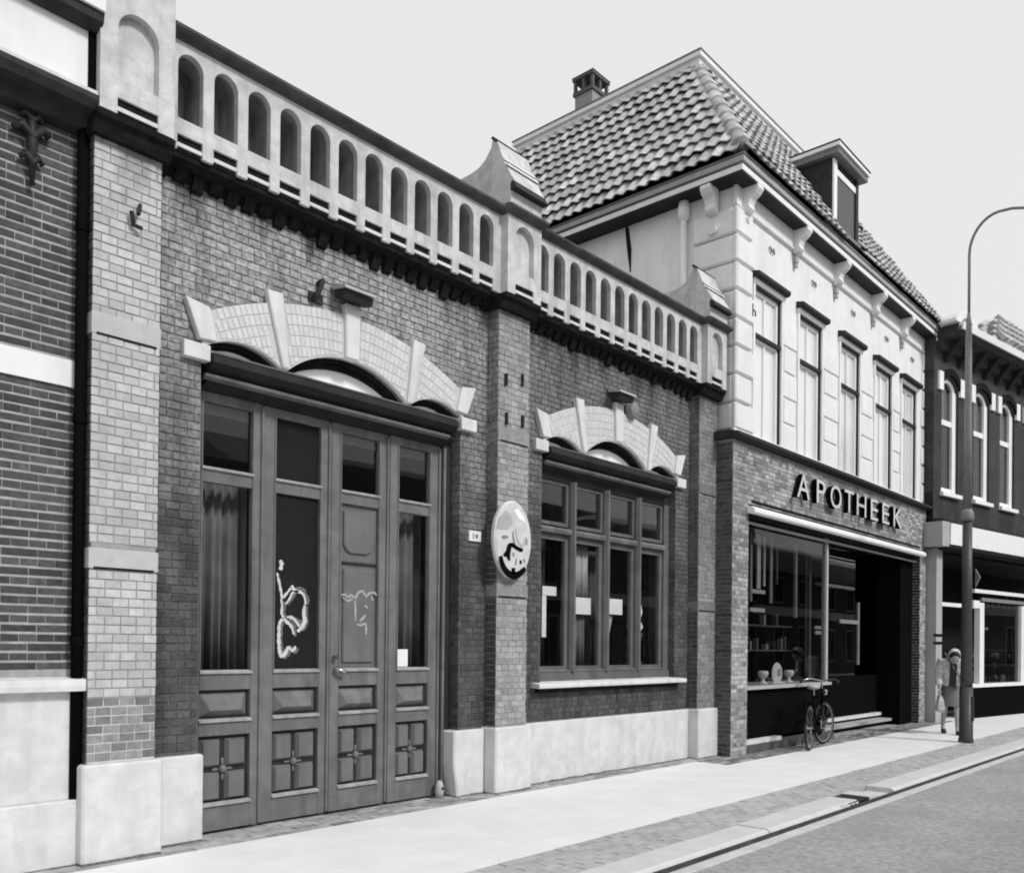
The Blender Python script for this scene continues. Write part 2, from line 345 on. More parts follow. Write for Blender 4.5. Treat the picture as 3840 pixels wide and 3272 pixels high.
# ------------------------------------------------------------------ the brick gatehouse (main building)
G = thing('brick_gatehouse', 'low brick gatehouse with lobed stone arches, pale pilasters and arcaded parapet', 'building', (6.8, 0, 0))
BAYS = (4.80, 8.84); PIL = (2.53, 6.57, 10.57); PW = .48
ZI = 3.745                                               # top of the openings
def lobes(x0, dz=0):
    return arc(x0-1.39, x0-.70, ZI+dz, .115)+arc(x0-.64, x0+.66, ZI+dz, .245, 22)+arc(x0+.70, x0+1.39, ZI+dz, .115)
R_EX = (1.36**2+.34**2)/(2*.34); CZ = 4.36-R_EX
wall = None
for bi, x0 in enumerate(BAYS):
    xl, xr = x0-1.39, x0+1.39; Lx, Rx = PIL[bi]+PW-.02, PIL[bi+1]+.02
    poly = [(Lx, 0), (xl, 0)]+lobes(x0)+[(xr, 0), (Rx, 0), (Rx, 5.1), (Lx, 5.1)]
    w = MB().pxz(poly, .008, .42)
    if bi: w.box(xl-.01, xr+.01, .009, .40, 0, 1.02)
    part = w.build('wall', 'mortar_main', G)
    def spans(z, x0=x0, xl=xl, xr=xr, Lx=Lx, Rx=Rx, bi=bi):
        if z < .68: return []
        if z < 3.63:
            a = [(Lx, xl), (xr, Rx)]
            return a if not bi or z > .98 else [(Lx, Rx)]
        if z < 3.76: return [(Lx, x0-1.56), (x0+1.56, Rx)]
        if z < 4.08: k = 1.44+.1*(z-3.76)/.3; return [(Lx, x0-k), (x0+k, Rx)]
        if z < 4.37:
            k = math.sqrt(max(0, R_EX**2-(z-.02-CZ)**2)); return [(Lx, x0-k), (x0+k, Rx)]
        return [(Lx, Rx)]
    bricks('G', part, (0, .001, 0), (1, 0, 0), (0, -1, 0), .67, 4.96, spans, 'brick_main', bond='header', bed=.009, head=.007)
    bricks('G', part, (xr-.006, 0, 0), (0, -1, 0), (-1, 0, 0), .67, 3.70, lambda z: [(-.13, .002)], 'brick_main')
    # lobed arch
    ex = arc(x0-1.36, x0+1.36, 4.02, .34, 30)
    ar = MB().pxz([(x0-1.40, 3.755)]+lobes(x0, -.004)+[(x0+1.40, 3.755)]+ex[::-1], -.022, .02).build('arch', 'arch_mortar', G)
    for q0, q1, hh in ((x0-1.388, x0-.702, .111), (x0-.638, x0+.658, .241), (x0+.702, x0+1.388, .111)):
        MB().pxz(arc(q0, q1, ZI-.004, hh)+arc(q0+.01, q1-.01, ZI-.02, hh)[::-1], .065, .30).build('shaded_soffit', 'soot_shade', ar)  # black liner puts the lobe's crescent of shade into colour
    pts = []
    nst = 52; da = 2*math.asin(1.34/R_EX)/nst; ribs_x = ((-.86, -.63), (-.09, .08), (.63, .86))
    for ring in range(7):
        ro, ri = R_EX-.004-ring*.085, R_EX-.085-ring*.085+.003
        ri0 = ri
        for k in range(nst):
            ri = ri0
            a = -math.asin(1.34/R_EX)+(k+.5)*da
            rr = (ro+ri)/2; cxp, czp = rr*math.sin(a), CZ+rr*math.cos(a)
            low = CZ+ri*math.cos(a); lx = ri*math.sin(a)
            def zlob(q):
                q = abs(q)
                if q < .64: c = arc(-.64, .64, ZI, .245); R = (.64**2+.245**2)/(.49); return ZI+.245-R+math.sqrt(R*R-q*q)
                if .70 < q < 1.39: R = (.345**2+.115**2)/.23; return ZI+.115-R+math.sqrt(max(0, R*R-(q-1.045)**2))
                return ZI
            zl = zlob(lx)+.008
            if low < zl:
                ri = (zl-CZ)/math.cos(a)
                if ro-ri < .025: continue
                rr = (ro+ri)/2; cxp, czp = rr*math.sin(a), CZ+rr*math.cos(a)
            tt = (czp-3.742)/.6; ax = abs(cxp)
            if .64+.07*tt-.035 < ax < .70+.16*tt+.035 or ax < .115 or ax > 1.275+.015*ring and ring < 3 or ax > 1.33: ri = ro-.085+.003; continue
            wdt = da*rr-.006
            M = Matrix.Translation((x0+cxp, -.027, czp)) @ Matrix.Rotation(a, 4, 'Y')
            piece('G', ar, ('v', round(wdt, 3), round(ro-ri, 3), True), brick_mb(round(wdt, 3), round(ro-ri, 3), .012, .003), M, wdt*.15, Vector((0, -1, 0)), 'arch_brick')
    for sx in (-1, 1):
        MB().pxz([(x0+sx*a, z) for a, z in ((1.43, 3.79), (1.55, 4.08), (1.35, 4.045), (1.29, 3.80))], -.05, .02).build('end_stone', 'stone', ar, bevel=.006)
        MB().box(min(x0+sx*1.345, x0+sx*1.56), max(x0+sx*1.345, x0+sx*1.56), -.055, .03, 3.63, 3.752).build('impost_stone', 'stone', ar, bevel=.006)
        MB().pxz([(x0+sx*a, z) for a, z in ((.64, 3.742), (.70, 3.742), (.86, 4.335), (.71, 4.345))], -.055, .03).build('rib_stone', 'stone', ar, bevel=.008)
    MB().pxz([(x0-.07, 3.983), (x0+.065, 3.983), (x0+.08, 4.455), (x0-.085, 4.455)], -.06, .03).build('key_stone', 'stone', ar, bevel=.008)
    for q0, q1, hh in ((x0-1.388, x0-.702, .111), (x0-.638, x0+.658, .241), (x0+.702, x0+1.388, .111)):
        MB().pxz(arc(q0, q1, ZI-.006, hh)+arc(q0+.06, q1-.06, ZI-.012, hh*.72)[::-1], .115, .139).build('arch_shade', 'soot_shade', ar)  # black band added to widen the painted crescent of shade
    MB().box(x0-1.385, x0+1.385, .14, .17, 3.66, 4.04).build('tympanum', 'white_bright', ar)
    # moulded beam over the opening
    bm_ = MB().pyz([(.14, 3.46), (-.02, 3.515), (-.03, 3.545), (.03, 3.555), (-.045, 3.60), (-.085, 3.63), (-.085, 3.675), (-.05, 3.70), (.138, 3.715)], x0-1.335, x0+1.27)
    bm_.build('beam', 'wood_dark', G)
    MB().pyz([(.0, 3.505), (-.034, 3.522), (-.038, 3.545), (.0, 3.55)], x0-1.375, x0+1.20).build('beam_lip', 'wood', G)
    MB().pyz([(-.06, 3.702), (-.075, 3.712), (.138, 3.735), (.138, 3.72)], x0-1.34, x0+1.28).build('beam_flashing', 'stone', G)
    # plinth of the wall
    if bi == 0:
        MB().box(3.05, 3.445, -.045, .30, 0, .655).build('plinth_stone', 'plinth', G, bevel=.015)
        MB().pxz([(6.14, 0), (6.52, 0), (6.52, .655), (6.09, .655), (6.085, .35)], -.05, .30).build('plinth_stone', 'plinth', G, bevel=.015)
    else:
        MB().box(7.08, 10.54, -.045, .2, 0, .665).build('plinth_stone', 'plinth', G, bevel=.012)
for pi, xp in enumerate(PIL):
    part = MB().box(xp+.008, xp+PW-.008, -.142, .3, .5, 5.05).build('pilaster', 'mortar_light', G)
    part['label'] = 'pale glazed brick pilaster with smooth stone bands'
    if pi == 0:
        MB().box(xp+.006, xp+PW-.006, -.1435, -.12, .67, 1.10).build('mortar_patch', 'mortar_pale', part)
    rep = (lambda p: 'brick_repair' if p.z < 1.09 else 'brick_light') if pi == 0 else (lambda p: 'brick_light2') if pi == 1 else (lambda p: 'brick_light3')
    hole = lambda z: [] if (1.985 < z < 2.145 or 3.575 < z < 3.745) else [(xp, xp+PW)]
    bricks('G', part, (0, -.1475, 0), (1, 0, 0), (0, -1, 0), .67, 4.97, hole, 'brick_light', bond='header', rep=rep, bed=.008, head=.006)
    side = (lambda p: 'brick_dark') if pi == 0 else (lambda p: 'brick_main')  # first pilaster's flanks get darker brick, putting shade and grime in the colour
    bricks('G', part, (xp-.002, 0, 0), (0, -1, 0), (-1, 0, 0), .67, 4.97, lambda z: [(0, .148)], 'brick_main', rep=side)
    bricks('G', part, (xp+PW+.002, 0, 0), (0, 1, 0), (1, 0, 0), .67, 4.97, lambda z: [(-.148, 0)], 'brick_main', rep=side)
    for za, zb in ((1.995, 2.135), (3.585, 3.735)):
        MB().box(xp-.003, xp+PW+.003, -.152, .05, za, zb).build('band_stone', ('band', 'brick_light2', 'brick_light3')[pi], part, bevel=.003)
        MB().box(xp+.03, xp+PW-.03, -.1535, -.13, za-.002, za+.012).build('band_shadow_groove', 'soot_shade', part)
    MB().box(xp-.045, xp+PW+.035, -.20, .25, 0, .668).build('plinth_stone', 'plinth', part, bevel=.015)
# parapet arcade
PITCH, OW, ZB, ZT, ZSP = .285, .198, 5.06, 5.845, 5.675
def arch_cell(b, cx, p, w, y0, y1, zb, zslot, zsill, zsp, ztop):
    top = [(cx+w/2*math.cos(t), zsp+w/2*math.sin(t)) for t in [math.pi-math.pi*i/16 for i in range(9)]]
    for sx in (1, -1):
        P = [(cx-p/2, zb), (cx-p/2, ztop), (cx, ztop)]+top[::-1]+[(cx-w/2, zsill), (cx, zsill), (cx, zslot), (cx-w/2, zslot), (cx-w/2, zb)]
        b.pxz([(cx+sx*(q-cx), z) for q, z in P], y0, y1)
for bi, (xa, n) in enumerate(((3.0550, 12), (7.0600, 12))):
    x_end = PIL[bi+1]+.03; b = MB()
    for k in range(n): arch_cell(b, xa+PITCH*(k+.5), PITCH, OW, -.185, -.13, ZB, 5.172, 5.28, ZSP, ZT)
    b2 = MB()
    for k in range(n): arch_cell(b2, xa+PITCH*(k+.5), PITCH-.0004, OW+.004, -.1295, .10, 5.18, 5.20, 5.278, ZSP, ZT-.002)
    if x_end > xa+n*PITCH: b.box(xa+n*PITCH+.0005, x_end, -.185, .10, ZB, ZT)
    ap = b.build('arcade', 'cement', G)
    b2.build('niche_sides', 'niche_shade', ap)
    MB().box(xa-.02, x_end, -.185+.29, .30, 4.97, ZT).build('arcade_back', 'niche_shade', ap)
    for k in range(n):
        cx = xa+PITCH*(k+.5)
        MB().box(cx-OW/2-.002, cx+OW/2+.002, -.178, -.16, 5.086, 5.112).build('slot_lit_bar', 'stone', ap); MB().box(cx-OW/2-.002, cx+OW/2+.002, -.162, .05, 5.058, 5.1735).build('slot_shade', 'soot_shade', ap)  # black fill paints the slot's shade, pale bar its lit lower strip
        MB().pxz([(cx-OW/2-.003, 5.262), (cx+OW/2+.003, 5.262), (cx+OW/2+.003, 5.285), (cx-OW/2-.003, 5.285)], -.186, -.10).build('niche_sill', 'cement', ap)
    # corbelled soot-black brick moulding under the arcade
    cb = MB().pyz([(.0, 4.93), (-.035, 4.955), (-.04, 4.985), (-.10, 5.0), (-.15, 5.02), (-.155, 5.056), (.0, 5.056)], xa-.03, x_end).build('corbel_moulding', 'soot_shade', G)
    for k in range(n*2+1):
        cx = xa+PITCH*k/2; h = random.uniform(.0, .06)*(random.random() > .3)
        MB().pyz([(.01, 4.905-h), (-.03, 4.92-h), (-.075, 4.965), (-.08, 4.999), (.01, 4.999)], cx-.045, cx+.045).build('corbel', 'soot_shade', cb)
# piers over the pilasters
for pi, xp in enumerate(PIL):
    cx = xp+PW/2; zt = 6.2 if pi == 0 else ZT; b = MB(); arch_cell(b, cx, .52, .285, -.275, -.215, ZB, 5.172, 5.30, 5.645, zt)
    b.box(cx-.26, cx+.26, -.2145, .12, 5.0, zt)
    pr = b.build('pier', 'cement', G)
    MB().box(cx-.143, cx+.143, -.268, -.2, 5.086, 5.114).build('slot_lit_bar', 'stone', pr)
    MB().box(cx-.1435, cx+.1435, -.255, -.2, 5.059, 5.1735).build('slot_shade', 'soot_shade', pr)  # pier slot filled black, its shade painted the same way
    MB().box(cx-.142, cx+.142, -.262, -.2, 5.285, 5.31).build('panel_sill', 'stone', pr)
    MB().pyz([(-.2, 4.92), (-.215, 4.95), (-.235, 5.0), (-.265, 5.02), (-.27, 5.056), (.05, 5.056), (.05, 4.92)], cx-.275, cx+.275).build('corbel', 'soot_shade', pr)
    # concave cap with dark slate steps
    dzp = .38 if pi == 0 else 0; prof = [(.62, 5.93), (.62, 6.43), (.29, 6.44), (.17, 6.46), (.07, 6.515), (-.01, 6.61), (-.03, 6.70), (-.09, 6.655), (-.18, 6.43), (-.25, 6.30), (-.33, 6.165), (-.30, 6.10), (-.29, 6.02), (-.29, 5.93)]
    prof = [(y, z+dzp) for y, z in prof]; cp = MB().pyz(prof, cx-.24, cx+.24).build('pier_cap', 'cement', G)
    MB().pyz([(y, z+dzp) for y, z in ((-.37, 6.085), (-.325, 6.17), (-.29, 6.15), (-.29, 6.075))], cx-.25, cx+.25).build('slate_step', 'slate', cp)
    MB().pyz([(y, z+dzp) for y, z in ((-.10, 6.655), (-.035, 6.715), (-.01, 6.70), (-.08, 6.64))], cx-.25, cx+.25).build('slate_ridge', 'slate', cp)
    for zz, yy in ((6.43+dzp, -.18), (6.36+dzp, -.225)):
        MB().pyz([(yy-.022, zz-.012), (yy-.012, zz+.014), (yy+.02, zz)], cx-.243, cx+.243).build('moulding', 'stone', cp)
# coping
cprof = lambda d: [(.30, 5.84), (-.19-d, 5.846), (-.205-d, 5.862), (-.25-d, 5.872), (-.27-d, 5.892), (-.27-d, 5.915), (-.22-d, 5.935), (.30, 5.95)]
for a, c in ((PIL[0]+PW+.03, PIL[1]-.03), (PIL[1]+PW+.03, PIL[2]-.03)): MB().pyz(cprof(0), a, c).build('coping', 'coping', G)
for xp in PIL: MB().pyz([(y, z+.001+(.36 if xp < 3 else 0)) for y, z in cprof(.09)], xp-.05, xp+PW+.05).build('coping', 'coping', G)
MB().box(2.6, 11.02, .30, 6.5, 5.55, 5.7).build('flat_roof', 'slate', G)
MB().box(11.0, 11.05, .3, 6.5, 0, 5.55).build('party_wall', 'mortar_main', G)
# small iron fittings
hk = MB().tube([(2.845, -.16, 4.56), (2.815, -.20, 4.47)], .014, 6).tube([(2.79, -.18, 4.41), (2.77, -.19, 4.48)], .016, 6).tube([(2.78, -.17, 4.40), (2.85, -.19, 4.385)], .014, 6).build('wall_hook', 'iron', G)
for x, z in ((6.67, 4.22), (6.92, 4.27), (6.68, 3.82), (6.93, 3.84)): MB().box(x-.012, x+.012, -.175, -.14, z-.06, z+.06).build('wall_tie', 'iron', G)

for xa, xb, yy in ((2.49, 3.04, -.201), (3.06, 3.44, -.046), (6.15, 6.51, -.051), (6.53, 7.07, -.201), (7.10, 10.53, -.046), (10.53, 11.07, -.201)):
    n_ = max(8, int((xb-xa)/.02)); h_ = .008; pts_ = []
    for i in range(n_+1): h_ = min(.020, max(.002, h_+random.uniform(-.005, .005))); pts_.append((xa+(xb-xa)*i/n_, h_))
    MB().pxz([(xa, -.01)]+pts_+[(xb, -.01)], yy-.004, yy+.01).build('foot_dirt', 'foot_dirt', G)
# --- the four-leaf door
D = thing('folding_door', 'tall dark wooden four-leaf door with carved lower panels under the arch', 'door', (4.8, .15, 0))
YD = .135
MB().box(3.40, 6.20, YD+.05, YD+.11, 3.30, 3.60).build('head', 'wood_dark', D)
MB().box(6.045, 6.20, YD-.01, YD+.12, .015, 3.49).build('jamb', 'wood_dark', D)
MB().box(6.055, 6.085, YD-.035, YD-.008, .10, 3.45).build('jamb_bead', 'wood', D)
LV = ((3.415, 4.035, 3.495, 3.945), (4.05, 4.715, 4.16, 4.62), (4.735, 5.38, 4.835, 5.275), (5.395, 6.03, 5.495, 5.90))
def rails(b, a, c, p, q, y0, y1, zs):
    b.box(a, p, y0, y1, .02, 3.46); b.box(q, c, y0, y1, .02, 3.46)
    for z0, z1 in zs: b.box(p-.0005, q+.0005, y0+.001, y1-.001, z0, z1)
for li, (a, c, p, q) in enumerate(LV):
    b = MB(); yo = YD+(.012 if li in (1, 2) else 0)
    rails(b, a, c, p, q, yo, yo+.06, ((.02, .225), (.765, .89), (1.125, 1.262), (2.755, 2.862), (3.385, 3.46)))
    lf = b.build('leaf', 'wood', D, bevel=.004)
    # bead mouldings
    for z in (.228, .885, 1.268, 2.866): MB().pyz([(yo-.018, z-.012), (yo-.02, z+.004), (yo+.02, z+.016), (yo+.02, z-.02)], p-.004, q+.004).build('bead', 'wood_lit', lf)  # lower beads in lighter wood, painting the sky light on their tops
    for xx in (p, q): MB().box(xx-.006, xx+.006, yo-.008, yo+.03, 1.27, 3.385).build('bead', 'wood', lf)
    MB().box(c-.022, c+.004, yo-.02, yo-.0005, .03, 3.44).build('cover_strip', 'wood', lf, bevel=.006)
    # small raised field
    MB().box(p-.001, q+.001, yo+.045, yo+.058, .885, 1.13).build('panel_back', 'wood_dark', lf)
    xa_, xb_ = p+.02, q-.02
    MB().add([(xa_,yo+.045,.915),(xb_,yo+.045,.915),(xb_,yo+.045,1.105),(xa_,yo+.045,1.105),(xa_+.07,yo-.015,.965),(xb_-.07,yo-.015,.965),(xb_-.05,yo+.012,1.05),(xa_+.05,yo+.012,1.05)], [(0,1,5,4),(1,2,6,5),(2,3,7,6),(3,0,4,7),(4,5,6,7)]).build('raised_field', 'wood', lf)
    # carved lower panel: four blocks round a rosette
    MB().box(p-.001, q+.001, yo+.045, yo+.058, .22, .77).build('panel_back', 'wood_dark', lf)
    mxp, mzp = (p+q)/2, .495
    for sx in (-1, 1):
        for sz in (-1, 1):
            xa, xb = sorted((mxp+sx*.022, mxp+sx*((q-p)/2-.025))); za, zb = sorted((mzp+sz*.02, mzp+sz*.245))
            MB().frustum(xa, xb, za, zb, yo+.045, yo+.006, .022).build('carved_block', 'panel_wood', lf)
    MB().ellipsoid((mxp, yo+.03, mzp), (.034, .03, .034)).build('rosette', 'wood', lf, smooth=True)
    for t in range(4):
        dx, dz = ((1,0),(0,1),(-1,0),(0,-1))[t]
        MB().ellipsoid((mxp+dx*.06, yo+.04, mzp+dz*.06), (.034 if dx else .014, .016, .034 if dz else .014)).build('petal', 'wood', lf, smooth=True)
    if li != 2:
        if li == 1:
            MB().box(p-.002, q+.002, yo+.03, yo+.045, 1.255, 2.76).build('boarded_pane', 'board', lf)
            MB().box(p-.002, q+.002, yo+.03, yo+.045, 2.858, 3.39).build('boarded_pane', 'board', lf)
        else:
            MB().box(p-.002, q+.002, yo+.03, yo+.036, 1.255, 2.76).build('pane', 'glass', lf)
            MB().box(p-.002, q+.002, yo+.03, yo+.036, 2.858, 3.39).build('pane', 'glass', lf)
    else:
        MB().box(p-.002, q+.002, yo+.03, yo+.036, 2.858, 3.39).build('pane', 'glass', lf)
        MB().box(p-.002, q+.002, yo+.032, yo+.05, 1.255, 2.76).build('panel_back', 'panel_wood', lf)
        MB().pxz([(p+.05, 2.70), (p+.05, 2.40), (p+.075, 2.345), (p+.13, 2.315), (q-.13, 2.315), (q-.075, 2.345), (q-.05, 2.40), (q-.05, 2.70)], yo+.008, yo+.04).build('upper_field', 'panel_wood', lf, bevel=.01)
        MB().box(p+.0, q-.0, yo+.022, yo+.033, 2.215, 2.24).build('seam', 'wood_dark', lf)
        MB().box(p+.05, q-.04, yo+.010, yo+.04, 1.33, 2.18).build('lower_field', 'panel_wood', lf, bevel=.012)
hd = MB().tube([(4.775, .09, 1.385), (4.775, .145, 1.385)], .02, 10).build('lock_rose', 'chrome', D)
MB().tube([(4.79, .147, 1.275), (4.79, .085, 1.275), (4.83, .08, 1.262), (4.885, .085, 1.245)], [.014, .015, .016, .012], 10).build('handle', 'chrome', D, smooth=True)
MB().tube([(4.79, .10, 1.275), (4.79, .146, 1.275)], .028, 12).build('handle_rose', 'chrome', D)
# graffiti (paint lying on the boarded pane and the panel)
G2 = [[(4.236,2.199),(4.25,2.162),(4.237,2.115)],[(4.207,2.09),(4.225,2.023),(4.244,1.948),(4.262,1.888),(4.302,1.921),(4.342,1.969)],[(4.35,1.992),(4.378,1.955),(4.419,1.942)],[(4.249,1.872),(4.259,1.812),(4.255,1.751),(4.278,1.713)],[(4.294,1.829),(4.33,1.876),(4.365,1.932),(4.429,1.943),(4.475,1.914),(4.494,1.852),(4.485,1.836)],[(4.485,1.829),(4.477,1.758),(4.487,1.696),(4.46,1.641),(4.415,1.601)],[(4.278,1.713),(4.305,1.683),(4.351,1.646),(4.379,1.578)],[(4.305,1.722),(4.368,1.716),(4.414,1.671),(4.433,1.64)],[(4.278,1.713),(4.239,1.674),(4.231,1.598),(4.232,1.507),(4.242,1.423),(4.265,1.396),(4.3,1.423),(4.326,1.462),(4.372,1.439),(4.398,1.477)]]
G3 = [[(4.859,1.933),(4.899,1.943),(4.93,1.92),(4.97,1.938),(5.011,1.916),(5.052,1.967),(5.103,1.978),(5.135,1.938),(5.177,1.965),(5.23,1.976),(5.263,1.953)],[(4.869,1.917),(4.93,1.887),(4.981,1.906),(5.032,1.9)],[(5.011,1.891),(5.018,1.801),(5.019,1.711)],[(5.121,1.855),(5.158,1.831)],[(5.066,1.704),(5.107,1.738),(5.138,1.772)],[(5.035,1.679),(5.087,1.672),(5.139,1.681),(5.14,1.59)],[(5.199,1.941),(5.22,1.9)]]
def smooth_path(p, n=6):
    if len(p) < 3: return p
    q = [p[0]]+p+[p[-1]]; out = []
    for i in range(1, len(q)-2):
        a, b, c, d = q[i-1], q[i], q[i+1], q[i+2]
        for k in range(n):
            t = k/n; out.append(tuple(.5*((2*b[j])+(-a[j]+c[j])*t+(2*a[j]-5*b[j]+4*c[j]-d[j])*t*t+(-a[j]+3*b[j]-3*c[j]+d[j])*t**3) for j in (0, 1)))
    return out+[p[-1]]
def ribbon(b, path, y, w, jit=.0):
    path = smooth_path(path); k = len(b.v); n = len(path)
    for i, (x, z) in enumerate(path):
        x1, z1 = path[min(i+1, n-1)]; x2, z2 = path[max(i-1, 0)]; dx, dz = x1-x2, z1-z2; l = math.hypot(dx, dz) or 1
        ww = w*(1+random.uniform(-jit, jit))/2*(.45+.55*math.sin(math.pi*(i+.6)/(n+.2))**.5)
        for sgn in (1, -1): b.v += [(x-sgn*dz/l*ww, y, z+sgn*dx/l*ww)]
        for sgn in (1, -1): b.v += [(x-sgn*dz/l*ww, y+.003, z+sgn*dx/l*ww)]
    for i in range(n-1):
        a, c = k+4*i, k+4*i+4; b.f += [(a, a+1, c+1, c), (a, c, c+2, a+2), (a+1, a+3, c+3, c+1)]
for nm, lst, y, w, mm in (('graffiti', G2, YD+.0375, .030, 'chalk'), ('graffiti', [[(x+random.uniform(.012, .03), z+random.uniform(-.02, .02)) for x, z in q] for q in G2[3:]], YD+.039, .040, 'chalk_smear'), ('graffiti', G3, YD+.018, .022, 'chalk_dim')):
    b = MB()
    for s_ in lst: ribbon(b, s_, y, w*random.uniform(.7, 1.25), .35)
    b.build(nm, mm, D)
# dark room with curtains behind the door
rm = MB(); rm.box(3.42, 6.19, .44, 3.2, 0, .02); rm.box(3.2, 11.0, 3.2, 3.25, 0, 4.4); rm.box(3.2, 11.0, .44, 3.2, 4.2, 4.25); rm.box(3.1, 3.15, .44, 3.2, 0, 4.2); rm.box(6.4, 6.5, .44, 3.2, 0, 4.2)
rm.build('room', 'interior', G)
def curtain(name, x0, x1, z0, z1, y, m, n, amp, parent=None, drape=0):
    k = n*8; v = []; f = []
    for i in range(k+1):
        t = i/k; xx = x0+(x1-x0)*t; yy = y+amp*math.sin(t*n*2*math.pi)+amp*.5*math.sin(t*n*3.1+1)
        v += [(xx, yy, z0), (xx+drape*(1-t), yy, z1)]
    for i in range(k): f.append((2*i, 2*i+2, 2*i+3, 2*i+1))
    b = MB().add(v, f); o = b.build(name, m, parent, smooth=True)
    so = o.modifiers.new('thick', 'SOLIDIFY'); so.thickness = .004
    return o
tag(curtain('curtain', 3.50, 4.02, 1.1, 2.85, .36, 'curtain', 7, .03), 'pleated grey curtain behind the leftmost glazed door leaf', 'curtain')
tag(curtain('curtain', 5.5, 5.98, 1.1, 2.82, .36, 'curtain', 5, .03), 'loosely pleated grey curtain behind the rightmost glazed door leaf', 'curtain')
tag(MB().box(5.505, 5.655, .157, .161, 1.29, 1.455).build('paper_notice', 'paper'), 'white paper notice stuck low inside the rightmost door pane', 'notice')
ds = thing('door_stop', 'small rounded white stone stop at the foot of the door jamb', 'door stop', (5.98, .06, 0))
MB().lathe([(.036, 0), (.046, .06), (.042, .12), (.028, .16), (.005, .175)], (6.0, .06, 0), 14).build('stone', 'pale_grey', ds, smooth=True)
MB().tube([(6.0, .005, .10), (6.0, .03, .10)], .012, 8).build('iron_pin', 'iron', ds)

# --- the bay window of the second arch
WN = thing('mullioned_window', 'wide dark-framed mullioned window of eight panes under the second arch', 'window', (8.84, .1, 1.1))
YW = .10
MB().box(7.452, 10.228, YW-.02, YW+.14, 1.10, 1.20).build('bottom_rail', 'window_wood', WN, bevel=.006)
MB().box(7.452, 10.228, YW, YW+.14, 3.39, 3.56).build('head', 'wood_dark', WN)
MB().box(7.452, 7.53, YW, YW+.14, 1.2, 3.39).build('jamb', 'window_wood', WN); MB().box(10.10, 10.228, YW, YW+.14, 1.2, 3.39).build('jamb', 'window_wood', WN)
MX_ = (8.125, 8.795, 9.48)
for x in MX_: MB().pxy([(x-.04, YW+.12), (x-.04, YW), (x-.018, YW-.045), (x+.018, YW-.045), (x+.04, YW), (x+.04, YW+.12)], 1.20, 3.40).build('mullion', 'window_wood', WN)
ed = (7.53,)+MX_+(10.10,)
for i in range(4):
    a, c = ed[i]+(.041 if i else .001), ed[i+1]-(.041 if i < 3 else .001)
    MB().pyz([(YW+.1, 2.775), (YW-.025, 2.785), (YW-.035, 2.82), (YW-.01, 2.85), (YW+.1, 2.875)], a, c).build('transom', 'wood', WN)
    MB().pyz([(YW+.1, 1.201), (YW-.01, 1.205), (YW-.015, 1.225), (YW+.1, 1.25)], a, c).build('sill_bead', 'wood', WN)
    for z0, z1, nm in ((1.21, 2.772, 'casement'), (2.878, 3.388, 'top_light')):
        b = MB(); w_ = .06 if nm == 'casement' else .04
        y0, y1 = YW+.03, YW+.08
        b.box(a, a+w_, y0, y1, z0, z1).box(c-w_, c, y0, y1, z0, z1).box(a+w_, c-w_, y0+.001, y1-.001, z0, z0+w_).box(a+w_, c-w_, y0+.001, y1-.001, z1-w_, z1)
        cs = b.build(nm, 'window_wood', WN)
        MB().box(a+w_-.004, c-w_+.004, YW+.05, YW+.056, z0+w_-.004, z1-w_+.004).build('pane', 'glass', cs)
MB().pyz([(.10, 1.045), (-.125, 1.038), (-.13, 1.05), (-.13, 1.078), (-.12, 1.087), (.10, 1.105)], 7.285, 10.33).build('sill_stone', 'stone', WN)
MB().pyz([(.02, .985), (-.03, .985), (-.06, 1.037), (.02, 1.037)], 7.36, 10.26).build('sill_moulding', 'soot_shade', WN)
tag(curtain('curtain', 8.18, 8.62, 1.25, 1.92, .30, 'curtain', 6, .022), 'short pleated curtain low behind the second window light', 'curtain')
tag(curtain('curtain', 7.58, 8.06, 1.25, 2.75, .46, 'interior_mid', 4, .03), 'dark curtain behind the leftmost window light', 'curtain')
tag(curtain('curtain', 8.9, 9.36, 1.25, 2.7, .48, 'interior_mid', 5, .03), 'dark pleated curtain behind the third window light', 'curtain')
tag(curtain('net_curtain', 8.2, 8.66, 2.09, 2.72, .28, 'pale_grey', 6, .015), 'pale gathered curtain above the notice in the second window light', 'curtain')
def slab(nm, x0, x1, z0, z1, y, m, label, cat): return tag(MB().box(x0, x1, y, y+.012, z0, z1).build(nm, m), label, cat)
slab('window_card', 8.235, 8.645, 1.885, 2.085, .215, 'paper', 'pale card standing in the second window light', 'card')
slab('window_card', 8.955, 9.315, 1.905, 2.10, .215, 'paper', 'pale card standing in the third window light', 'card')
slab('window_card', 7.73, 7.98, 2.08, 2.185, .215, 'paper', 'small pale card high in the leftmost window light', 'card')
slab('window_strip', 7.73, 7.805, 1.60, 2.078, .22, 'paper', 'narrow white strip hanging in the leftmost window light', 'strip')
tag(MB().pxz([(8.99, 1.48), (9.06, 1.48), (9.18, 1.89), (9.08, 1.89)], .27, .28).build('window_strip', 'pale_grey'), 'slanting pale strip below the card in the third light', 'strip')
vs = thing('reflection_shape', 'white figure-like shape modelled for a reflection in the rightmost window light', 'figure', (9.72, .28, 1.25))  # solid shape stands in for a reflection on the glass
MB().lathe([(.09, 1.22), (.10, 1.30), (.05, 1.38), (.04, 1.5), (.09, 1.58), (.11, 1.68)], (9.72, .30, 0), 14).build('shape_foot', 'interior_mid', vs, smooth=True)
MB().lathe([(.07, 1.68), (.11, 1.76), (.075, 1.85), (.10, 1.96), (.085, 2.05), (.05, 2.10), (.07, 2.16), (.065, 2.24), (.01, 2.28)], (9.72, .30, 0), 14).build('shape_top', 'white', vs, smooth=True)
